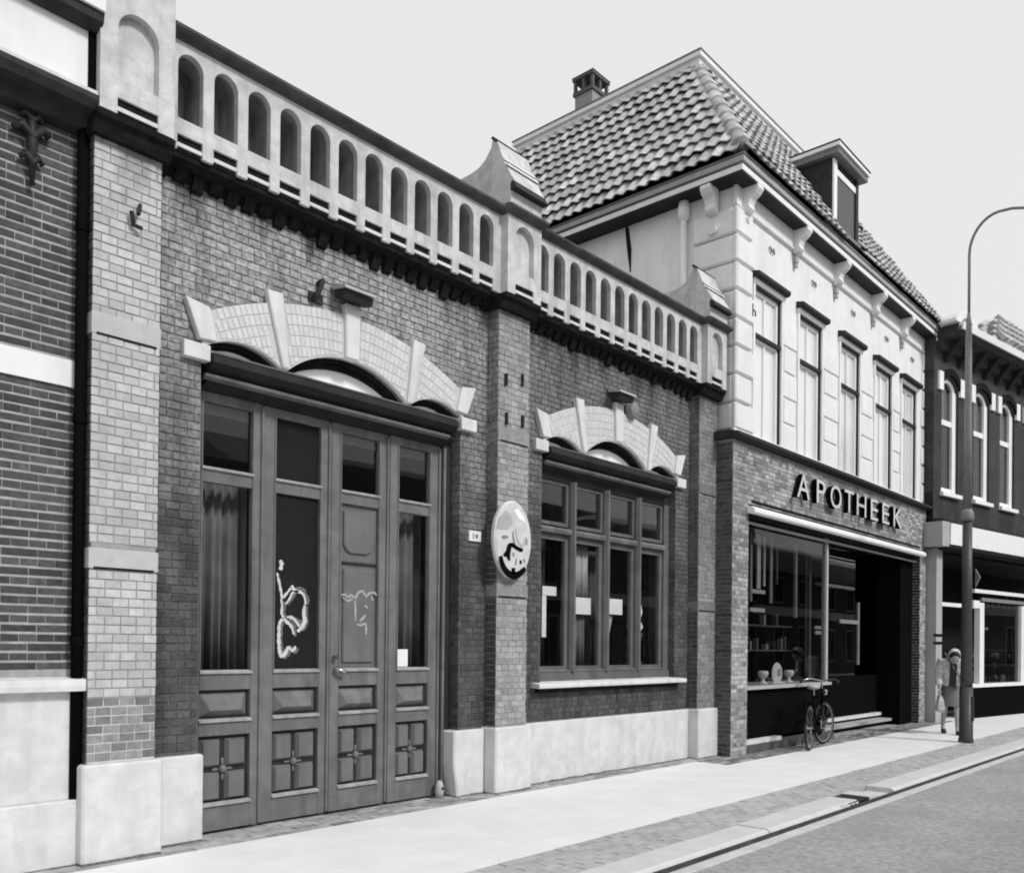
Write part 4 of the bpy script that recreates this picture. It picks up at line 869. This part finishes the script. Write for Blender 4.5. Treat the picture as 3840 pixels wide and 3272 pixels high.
# window display
for x, lab in ((12.82, 'small white stemmed cup left of the round plate in the pharmacy window'), (13.74, 'small white stemmed cup right of the round plate in the pharmacy window')):
    t = thing('display_cup', lab, 'cup', (x, .0, .945), group='display cups in the pharmacy window')
    MB().lathe([(.075, .946), (.07, .965), (.03, .985), (.028, 1.03), (.07, 1.06), (.085, 1.11), (.075, 1.145), (.0, 1.15)], (x, .0, 0), 14).build('bowl', 'white', t, smooth=True)
t = thing('display_plate', 'round pale plate standing upright between two cups in the pharmacy window', 'plate', (13.3, 0, .945))
MB().tube([(13.3, .02, 1.10), (13.3, .0, 1.10), (13.3, -.02, 1.10)], [.15, .175, .16], 22).build('disc', 'paper', t); MB().tube([(13.34, -.021, 1.12), (13.34, -.03, 1.12)], .06, 14).build('boss', 'pale_grey', t)
MB().box(13.08, 13.52, -.05, .06, .946, .965).build('base', 'white', t)

# ------------------------------------------------------------------ far dark brick house with arched windows
FA = math.radians(-9)
FH = thing('arched_window_house', 'dark brick house with white arched windows above a shop with white fascia', 'building', (19.5, -.55, 0), FA, world=False)
b = MB()
FW = ((.12, 1.02), (1.62, 2.56), (2.98, 3.92), (4.4, 5.34), (5.8, 6.74), (7.2, 8.14))
xs = [-.12]
for a, c in FW: xs += [a+.1, c-.04]
xs.append(9.0)
for i in range(0, len(xs), 2): b.box(xs[i], xs[i+1], 0, .4, 4.2, 7.1)
b.box(-.12, 9.0, .002, .4, 4.2, 4.78)
for a, c in FW:
    a += .1; c -= .04
    b.pxz([(a-.001, 7.3)]+[(a-.001, 6.98)]+arc(a, c, 6.98, .27)+[(c+.001, 6.98), (c+.001, 7.3)], .001, .4)
b.box(-.12, 9.0, 0, .4, 7.3005, 8.0); 
for i in range(0, len(xs), 2): b.box(xs[i], xs[i+1], .001, .4, 7.0995, 7.3)
b.build('upper_wall', 'brick_far', FH)
MB().box(-.12, 9.0, .4, 7, 3.6, 8.0).box(-.12, .17, .301, 7, 0, 3.5995).build('side_wall', 'brick_far', FH)
for a, c in FW:
    a += .1; c -= .04
    ou = [(a, 4.80), (c, 4.80)]+arc(a, c, 6.98, .27)[::-1]
    fr = MB(); fr.box(a, a+.10, .06, .14, 4.80, 7.0).box(c-.17, c, .05, .14, 4.80, 7.0).box(a+.1, c-.17, .061, .139, 6.25, 6.36).box(a+.1, c-.17, .061, .139, 4.80, 4.92)
    oi_ = arc(a, c, 6.98, .27); ii_ = arc(a+.1, c-.1, 6.98, .19)
    fr.pxz(oi_+ii_[::-1], .062, .138)
    wn = fr.build('window', 'white', FH)
    MB().box(a+.05, c-.05, .10, .106, 4.85, 7.22).build('pane', 'glass_dark', wn)
    MB().box(a+.04, c-.04, .20, .21, 6.3, 7.22).build('blind', 'net', wn)
    MB().box(a+.02, c-.02, .30, .31, 4.8, 7.25).build('shade_back', 'interior', wn)
    MB().box(a-.06, c+.06, -.08, .08, 4.72, 4.80).build('sill', 'white', wn)
    MB().box(a-.20, a-.01, -.05, .05, 6.92, 7.30).build('impost_stone', 'white', wn); MB().box(c+.01, c+.20, -.05, .05, 6.92, 7.30).build('impost_stone', 'white', wn)
    oa = arc(a-.02, c+.02, 7.02, .27); ob = arc(a-.10, c+.10, 7.02, .42)
    MB().pxz(ob+oa[::-1], -.045, .02).build('window_arch_shade', 'soot_shade', wn)  # black arch band paints the shadow round the window head
MB().pyz([(.0, 7.72), (-.1, 7.74), (-.15, 7.92), (-.42, 7.95), (-.45, 8.0), (-.50, 8.02), (-.50, 8.10), (-.40, 8.16), (.0, 8.18)], 0.0, 9.2).build('cornice', 'brick_far', FH)
MB().pyz([(-.42, 8.02), (-.53, 8.03), (-.54, 8.17), (-.45, 8.19)], 0.0, 9.2).build('gutter', 'lead', FH)
for i in range(12):
    x = .35+i*.62; MB().pyz([(-.0, 7.55), (-.07, 7.57), (-.30, 7.86), (-.36, 7.945), (.0, 7.945)], x-.07, x+.07).build('bracket', 'wood_dark', FH)
# rounded gable head at the corner and hip roof
MB().pxz([(-.16, 8.18)]+arc(-.16, .86, 8.24, .24)+[(.86, 8.18)], -.46, -.1).build('gable_head', 'lead', FH)
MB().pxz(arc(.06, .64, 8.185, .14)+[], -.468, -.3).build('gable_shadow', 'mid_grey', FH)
MB().add([(1.9,-.5,8.19),(9.0,-.5,8.19),(9.0,7,8.19),(1.9,7,8.19),(3.2,.05,9.12),(8.2,.05,9.12),(8.2,6,9.12),(3.2,6,9.12)], [(0,1,5,4),(1,2,6,5),(2,3,7,6),(3,0,4,7),(4,5,6,7)]).build('roof', 'tile', FH)
frt = bpy.data.objects[FH.children[-1].name]
for r_ in range(4):
    t0 = r_/4; t1 = t0+.27
    for k in range(26):
        xa = 2.05+1.3*t0+k*.26
        if xa > 8.8-.7*t0: break
        MB().tube([(xa, -.50+.55*t0, 8.25+.93*t0), (xa, -.50+.55*t1, 8.22+.93*t1)], [.10, .07], 6).build('roof_tile', 'tile', frt)
    for k in range(12):
        ya = -.3+.5*t0+k*.28
        MB().tube([(1.88+1.3*t0, ya, 8.25+.93*t0), (1.88+1.3*t1, ya, 8.22+.93*t1)], [.10, .07], 6).build('roof_tile', 'tile', frt)
# ground-floor shop
MB().box(-.30, .02, -.28, .1, 3.62, 4.12).build('fascia_end', 'pale_grey', FH)
MB().pyz([(-.30, 3.67), (-.31, 4.10), (.0, 4.12), (.0, 3.67)], .021, 9.0).build('fascia', 'white', FH)
MB().pyz([(.1, 4.13), (-.20, 4.13), (-.22, 4.19), (.1, 4.24)], -.1, 9.0).build('ledge', 'slate', FH)
MB().pyz([(-.285, 3.60), (.9, 3.45), (.9, 3.5), (-.285, 3.665)], .0, 9.0).build('awning_underside', 'interior', FH)
MB().box(-.08, .18, -.06, .3, 0, 3.6).build('corner_pier', 'pale_grey', FH)
for z in (1.62, 1.78): MB().box(-.2, .16, -.075, -.06, z, z+.05).build('pier_band', 'black', FH)
MB().box(.15, 9.0, 1.6, 1.7, 0, 3.6).build('shop_back', 'interior', FH); MB().box(.18, 9, .0, 1.6, 3.5, 3.55).build('shop_ceiling', 'interior', FH)
MB().box(1.70, 9.0, -.02, .35, .68, .76).build('window_sill', 'white', FH); MB().box(1.75, 9.0, .02, .1, .0, .68).build('stall_riser', 'black', FH)
for x in (2.06, 4.3, 6.6): MB().box(x, x+.22, -.02, .1, .761, 2.56).build('window_post', 'white', FH)
MB().box(1.9, 9.0, .02, .08, 2.78, 2.86).build('window_head', 'white', FH); MB().box(2.28, 9.0, .03, .07, 2.60, 2.68).build('window_rail', 'mid_grey', FH)
MB().box(.2, 1.75, .15, .22, 2.44, 2.52).build('door_head', 'white', FH)
MB().box(2.28, 9.0, .05, .056, .76, 2.78).build('shop_pane', 'glass_dark', FH)
MB().box(2.9, 3.5, .4, .43, 1.98, 2.04).build('light_tube', 'lit_tube', FH)
for i in range(9): MB().ellipsoid((2.45+i*.28, .1, 2.52), (.11, .04, .05)).build('awning_scallop', 'pale_grey', FH, smooth=True)
for i, (x, r_) in enumerate(((2.6, .16), (2.95, .2), (3.3, .14))): MB().ellipsoid((x, .35, .76+r_*.6), (r_, .12, r_*.6)).build('displayed_bundle', 'interior_mid', FH, smooth=True)
for i in range(26):
    r_ = random.uniform(.04, .10); MB().ellipsoid((random.uniform(2.4, 5.5), random.uniform(.2, .5), .765+r_+random.choice((0, 0, .12, .3, .55, .9))), (r_, r_*.8, r_*random.uniform(.8, 1.6)), 8, 6).build('displayed_ware', random.choice(('pale_grey', 'mid_grey', 'interior_mid', 'paper')), FH, smooth=True)
for z in (1.15, 1.5): MB().box(2.3, 6, .25, .55, z, z+.02).build('display_shelf', 'mid_grey', FH)
MB().pyz([(.0, 2.9), (-.1, 3.1), (.0, 3.3)], 1.85, 1.9).build('awning_arm', 'mid_grey', FH)
MB().box(1.75, 2.05, -.02, .2, 2.43, 2.60).build('post_bracket', 'white', FH)

# ------------------------------------------------------------------ houses across the street (they show in the window reflections)
def row_house(x0, x1, h, m, lab, wins):
    t = thing('row_house', lab, 'building', ((x0+x1)/2, -14.5, 0), group='houses across the street')
    w = MB().box(x0, x1-.02, -21, -14.5, 0, h).build('wall', m, t)
    MB().pyz([(-14.5, h-.3), (-11.2, h-.05), (-11.2, h), (-14.5, h+.02)], x0, x1-.02).build('cornice', 'pale_grey', t)
    MB().pyz([(-14.45, h+.01), (-17.8, h+1.8), (-21, h+.01)], x0+.02, x1-.04).build('roof', 'tile', t)
    n = wins; p = (x1-x0)/n
    for i in range(n):
        cx = x0+p*(i+.5)
        for z0, z1 in ((.7, 2.7), (3.8, 5.2)):
            wn = MB().box(cx-.55, cx+.55, -14.5, -14.44, z0, z1).build('window', 'mid_grey', t)
            MB().box(cx-.46, cx-.04, -14.45, -14.43, z0+.1, z1-.1).box(cx+.04, cx+.46, -14.45, -14.43, z0+.1, z1-.1).build('pane', 'board', wn)
    MB().box(x0+.2, x1-.2, -14.5, -14.35, 3.2, 3.65).build('sign_board', 'pale_grey', t)
row_house(2, 13, 5.6, 'brick_repair', 'plain brick house across the street, mirrored in the gatehouse panes', 5)
row_house(13, 24, 6.0, 'mid_grey', 'grey plastered house across the street, mirrored in the gatehouse panes', 5)
row_house(24, 95, 5.8, 'brick_dark', 'long brick house across the street, mirrored in the window panes', 24)

# ------------------------------------------------------------------ street lamp
LP = thing('street_lamp', 'tall street lamp with dark pole and curved arm at the kerb', 'lamp', (15.684, -2.151, 0))
lx, ly = 15.684, -2.151
MB().lathe([(.115, -.02), (.115, .05), (.105, .08), (.10, .9)], (lx, ly, 0), 18).build('base', 'lamp_paint', LP, smooth=True)
MB().lathe([(.098, .9), (.088, 1.0), (.075, 2.4), (.072, 3.62)], (lx, ly, 0), 18).build('pole', 'lamp_paint', LP, smooth=True)
MB().lathe([(.085, 3.60), (.095, 3.64), (.095, 3.74), (.062, 3.80)], (lx, ly, 0), 18).build('collar', 'lamp_grey', LP, smooth=True)
MB().lathe([(.062, 3.79), (.056, 5.2), (.048, 6.6), (.04, 6.85), (.02, 7.02)], (lx, ly, 0), 18).build('upper_pole', 'lamp_grey', LP, smooth=True)
a_ = [(lx, ly, 6.95), (lx, ly, 7.8)]+[(lx, ly-.44+.44*math.cos(t), 7.95+.58*math.sin(t)) for t in [i*math.pi/2/8 for i in range(9)]]
a_ += [(lx, ly-.62, 8.52), (lx, ly-.80, 8.47), (lx, ly-.93, 8.35), (lx, ly-1.0, 8.15), (lx, ly-1.01, 7.85)]
MB().tube(a_, [.022]*len(a_), 10).build('arm', 'lamp_grey', LP, smooth=True)
MB().lathe([(.03, 7.88), (.05, 7.82), (.20, 7.66), (.26, 7.52), (.25, 7.49)], (lx, ly-1.06, 0), 18).build('lamp_shade', 'lamp_paint', LP, smooth=True)
MB().lathe([(.16, 7.49), (.15, 7.42), (.08, 7.36), (.01, 7.34)], (lx, ly-1.06, 0), 16).build('lamp_globe', 'white', LP, smooth=True)
MB().box(lx-.05, lx+.05, ly-.108, ly-.09, .35, .75).build('service_hatch', 'iron', LP)

# ------------------------------------------------------------------ bicycle
BK = thing('bicycle', 'black upright bicycle parked against the pharmacy stall riser', 'bicycle', (13.16, -.72, 0), math.radians(12), world=False)
WR, WB = .335, 1.08
def wheel(cx, steer=0):
    M = Matrix.Translation((cx, 0, WR)) @ Matrix.Rotation(steer, 4, 'Z')
    P_ = lambda r_, a, y=0: M @ Vector((r_*math.cos(a), y, r_*math.sin(a)))
    n = 32; cir = lambda r_: [P_(r_, 2*math.pi*i/n) for i in range(n+1)]
    w = MB().tube(cir(WR-.018), .018, 8, False).build('wheel', 'rubber', BK, smooth=True)
    MB().tube(cir(WR-.042), .010, 6, False).build('rim', 'mid_grey', w, smooth=True)
    sp = MB()
    for i in range(18):
        a = 2*math.pi*i/18; sp.tube([P_(.02, a+.5, .03*(-1)**i), P_(WR-.045, a)], .0018, 4)
    sp.build('spokes', 'mid_grey', w)
    MB().tube([P_(0, 0, -.055), P_(0, 0, .055)], .022, 10).build('hub', 'chrome', w)
    MB().tube([P_(WR+.022, math.radians(t)) for t in range(20 if cx > .1 else 5, 175, 10)], .014, 6).build('mudguard', 'black', w, smooth=True)
    return M
wheel(-WB/2); Mf = wheel(WB/2, math.radians(-16))
rx, fx = -WB/2, WB/2; bb = (-.08, 0, .29); st = (-.24, 0, .80); hdn = (fx-.16, 0, .88); hdl = (fx-.11, 0, .66)
fm = MB().tube([bb, st], .016, 8).tube([bb, hdl], .018, 8).tube([(-.20, 0, .70), hdn], .014, 8).tube([hdn, hdl], .02, 8)
for s in (-1, 1): fm.tube([bb, (rx, s*.05, WR)], .010, 6).tube([(-.22, s*.012, .74), (rx, s*.055, WR)], .009, 6)
fm.build('frame', 'black', BK, smooth=True)
fk = MB()
for s in (-1, 1): fk.tube([(hdl[0]+.01, s*.03, .64), (hdl[0]+.05, s*.05, .5), (fx, s*.05, WR)], .011, 6)
fk.build('fork', 'black', BK, smooth=True)
MB().tube([hdn, (hdn[0]-.02, 0, 1.0)], .013, 8).build('stem', 'chrome', BK)
hb = MB().tube([(hdn[0]-.22, -.27, .98), (hdn[0]-.12, -.26, 1.01), (hdn[0]+.02, -.17, 1.03), (hdn[0]-.02, 0, 1.0), (hdn[0]+.02, .17, 1.03), (hdn[0]-.12, .26, 1.01), (hdn[0]-.22, .27, .98)], .012, 8).build('handlebar', 'chrome', BK, smooth=True)
for s in (-1, 1): MB().tube([(hdn[0]-.24, s*.272, .977), (hdn[0]-.13, s*.262, 1.008)], .018, 8).build('grip', 'rubber', hb)
MB().tube([st, (-.25, 0, .90)], .013, 8).build('seat_post', 'chrome', BK)
MB().ellipsoid((-.28, 0, .93), (.14, .10, .045)).ellipsoid((-.14, 0, .925), (.12, .035, .03)).build('saddle', 'pale_grey', BK, smooth=True)
MB().tube([(hdl[0]+.06, 0, .82), (hdl[0]+.13, 0, .82)], [.04, .055], 12).build('headlamp', 'chrome', BK)
MB().tube([(bb[0]-.003, -.06, .29), (bb[0], -.045, .29)], .10, 18).build('chain_case_disc', 'black', BK)
MB().box(rx, bb[0], -.062, -.04, .25, .36).build('chain_case', 'black', BK)
for s in (-1, 1):
    o = MB().tube([(bb[0], s*.05, .29), (bb[0], s*.08, .29), (bb[0]+s*.06, s*.085, .29-s*.15)], .009, 6).build('crank', 'chrome', BK); MB().box(bb[0]+s*.06-.045, bb[0]+s*.06+.045, min(s*.09, s*.17), max(s*.09, s*.17), .28-s*.15, .30-s*.15).build('pedal', 'rubber', o)
MB().box(rx-.12, rx+.22, -.07, .07, .715, .725).build('carrier', 'black', BK); MB().tube([(rx-.1, .06, .72), (rx, .06, WR)], .006, 6).tube([(rx-.1, -.06, .72), (rx, -.06, WR)], .006, 6).build('carrier_stay', 'black', BK)
MB().tube([(-.1, .03, .27), (-.16, .20, .0)], .009, 6).build('kickstand', 'chrome', BK)

# ------------------------------------------------------------------ person walking with a bag
PS = thing('person', 'person in pale jacket, headscarf and grey skirt walking head bowed beside the lamp', 'person', (17.15, -1.50, 0), math.radians(205), world=False)
# local frame: +x is the walking direction, +y the left hand side
def skin(name, verts, edges, radii, m, parent, root=0, sub=2):
    me = bpy.data.meshes.new(name); me.from_pydata(verts, edges, []); me.materials.append(MT[m])
    o = bpy.data.objects.new(name, me); COL.objects.link(o); o.parent = parent
    sk = o.modifiers.new('skin', 'SKIN'); sk.use_smooth_shade = True
    for i, r_ in enumerate(radii):
        d = me.skin_vertices[0].data[i]; d.radius = r_ if isinstance(r_, tuple) else (r_, r_); d.use_root = (i == root)
    s = o.modifiers.new('sub', 'SUBSURF'); s.levels = sub; s.render_levels = sub
    return o
V = [(0,0,.86),(.05,0,1.02),(.13,0,1.20),(.19,0,1.31),(.26,0,1.36),(.32,0,1.37),(.385,0,1.365),(.43,0,1.345),      # 0-7 spine, neck, head
     (.0,.085,.82),(.16,.09,.47),(.20,.09,.10),(.27,.09,.035),(.34,.09,.025),                                       # left leg forward 8-12
     (.0,-.085,.82),(.02,-.09,.46),(-.16,-.09,.14),(-.10,-.09,.045),(-.03,-.09,.02),                               # right leg back 13-17
     (.19,.165,1.28),(.17,.23,1.04),(.33,.17,.96),                                                                   # left arm bent 18-20
     (.19,-.165,1.28),(.18,-.22,1.03),(.26,-.21,.80)]                                                                # right arm 21-23
E_ = [(0,1),(1,2),(2,3),(3,4),(4,5),(5,6),(6,7),(0,8),(8,9),(9,10),(10,11),(11,12),(0,13),(13,14),(14,15),(15,16),(16,17),(3,18),(18,19),(19,20),(3,21),(21,22),(22,23)]
Rr = [.12,.105,.115,.10,.048,.062,.085,.055, .082,.056,.036,.04,.028, .082,.056,.036,.04,.028, .052,.042,.030, .052,.042,.030]
skin('body', V, E_, Rr, 'skin', PS)
hv = [(.20,.17,.93),(.25,.155,.92),(.29,.15,.91),(.31,.15,.88)]
for hx, hy, hz, sgnn in ((.33,.17,.96,1), (.26,-.21,.80,-1)):
    dirv = Vector((.9,-.2*sgnn,-.35)).normalized() if sgnn > 0 else Vector((.25,0,-.97)).normalized()
    sidev = Vector((.2,.9,.3)).normalized() if sgnn > 0 else Vector((.95,0,.25)).normalized(); pn = dirv.cross(sidev)
    b = MB(); o_ = Vector((hx,hy,hz)); b.ellipsoid(o_+dirv*.045, (.045,.035,.02), 10, 6, Matrix((dirv, sidev, pn)).transposed())
    for i, ln in enumerate((.062,.07,.066,.052)):
        s0 = o_+dirv*.08+sidev*(-.027+.018*i); b.tube([s0, s0+dirv*ln*.5+pn*.006, s0+dirv*ln*.75+pn*.028, s0+dirv*ln*.6+pn*.05], [.0095,.009,.008,.006], 6)
    s0 = o_+dirv*.03-sidev*.03; b.tube([s0, s0-sidev*.02+dirv*.025+pn*.012, s0-sidev*.015+dirv*.05+pn*.025], [.011,.010,.007], 6)
    b.build('hand', 'skin', PS, smooth=True)
JV = [(0,0,.83),(.045,0,1.0),(.12,0,1.19),(.18,0,1.31),(.185,.16,1.29),(.16,.235,1.04),(.28,.19,.975),(.185,-.16,1.29),(.175,-.225,1.03),(.24,-.215,.86)]
skin('jacket', JV, [(0,1),(1,2),(2,3),(3,4),(4,5),(5,6),(3,7),(7,8),(8,9)], [(.20,.19),(.175,.175),(.19,.175),(.14,.13),.092,.075,.062,.092,.075,.062], 'cloth_light', PS)
MB().pxz([(.21, .86), (.25, 1.0), (.32, 1.16), (.325, 1.26), (.22, 1.26), (.14, .86)], -.05, .06).build('shirt_front', 'cloth_dark', PS)
b = MB(); n = 20; prof = [(.155, .115, .93, .0), (.18, .15, .82, .0), (.21, .17, .66, .02), (.24, .18, .50, .03)]; v = []
for (a, c, z, dx) in prof:
    for i in range(n):
        t = 2*math.pi*i/n; k = 1+.06*math.sin(5*t)*(.93-z)/.43; v.append((dx+a*k*math.cos(t), c*k*math.sin(t), z))
b.add(v, [(r_*n+i, r_*n+(i+1) % n, (r_+1)*n+(i+1) % n, (r_+1)*n+i) for r_ in range(3) for i in range(n)]); b.build('skirt', 'cloth_mid', PS, smooth=True)
HD = Matrix.Translation((.395, 0, 1.375)) @ Matrix.Rotation(math.radians(52), 4, 'Y')     # bowed head: +x the face, +z the crown
def hp(*c): return tuple(HD @ Vector(c))
H3 = HD.to_3x3()
MB().ellipsoid(hp(.01, 0, .0), (.098, .08, .118), 16, 12, H3).build('face', 'skin', PS, smooth=True)
b = MB().ellipsoid(hp(-.018, 0, .022), (.103, .09, .118), 18, 12, H3); b.ellipsoid(hp(-.06, 0, -.06), (.06, .08, .09), 12, 8, H3); b.build('hair', 'hair', PS, smooth=True)
MB().ellipsoid(hp(-.045, 0, .02), (.098, .10, .122), 18, 12, H3).build('headscarf', 'cloth_light', PS, smooth=True)
MB().ellipsoid(hp(.108, 0, -.012), (.016, .013, .024), 8, 6, H3).build('nose', 'skin', PS, smooth=True)
for s in (-1, 1): MB().ellipsoid(hp(.098, s*.033, .012), (.008, .013, .008), 8, 6, H3).build('eye', 'cloth_dark', PS); MB().ellipsoid(hp(.0, s*.09, -.01), (.02, .012, .03), 8, 6, H3).build('ear', 'skin', PS, smooth=True)
MB().ellipsoid(hp(.095, 0, -.06), (.008, .026, .007), 8, 6, H3).build('mouth', 'cloth_mid', PS)
for fx_, fy, fz, tl in ((.30, .09, .035, 0), (-.06, -.09, .035, .35)):
    M3 = Matrix.Rotation(tl, 3, 'Y'); MB().ellipsoid((fx_, fy, fz), (.125, .045, .036), 12, 8, M3).build('shoe', 'cloth_dark', PS, smooth=True)
b = MB().tube([(.20, -.12, 1.45), (.33, -.02, 1.22), (.25, .13, 1.0), (.0, .19, .93)], .014, 6); b.build('shoulder_strap', 'cloth_mid', PS)
BG = thing('shopping_bag', 'white carrier bag hanging from the hand of the walking person', 'bag', tuple(PS.matrix_basis @ Vector((.29, -.21, .40))), math.radians(205), world=False)
b = MB(); v = []
for z, w_, d_ in ((0, .10, .05), (.06, .13, .06), (.20, .12, .045), (.29, .10, .02)):
    v += [(-w_, -d_, z), (w_, -d_, z), (w_, d_, z), (-w_, d_, z)]
b.add(v, [(0,3,2,1)]+[(r_*4+i, r_*4+(i+1) % 4, r_*4+4+(i+1) % 4, r_*4+4+i) for r_ in range(3) for i in range(4)]+[(12,13,14,15)])
b.build('sack', 'cloth_light', BG, bevel=.01)
MB().tube([(-.06, 0, .28), (-.04, 0, .36), (0, 0, .40), (.04, 0, .36), (.06, 0, .28)], .006, 6).build('handle', 'cloth_light', BG)

bpy.context.view_layer.update()
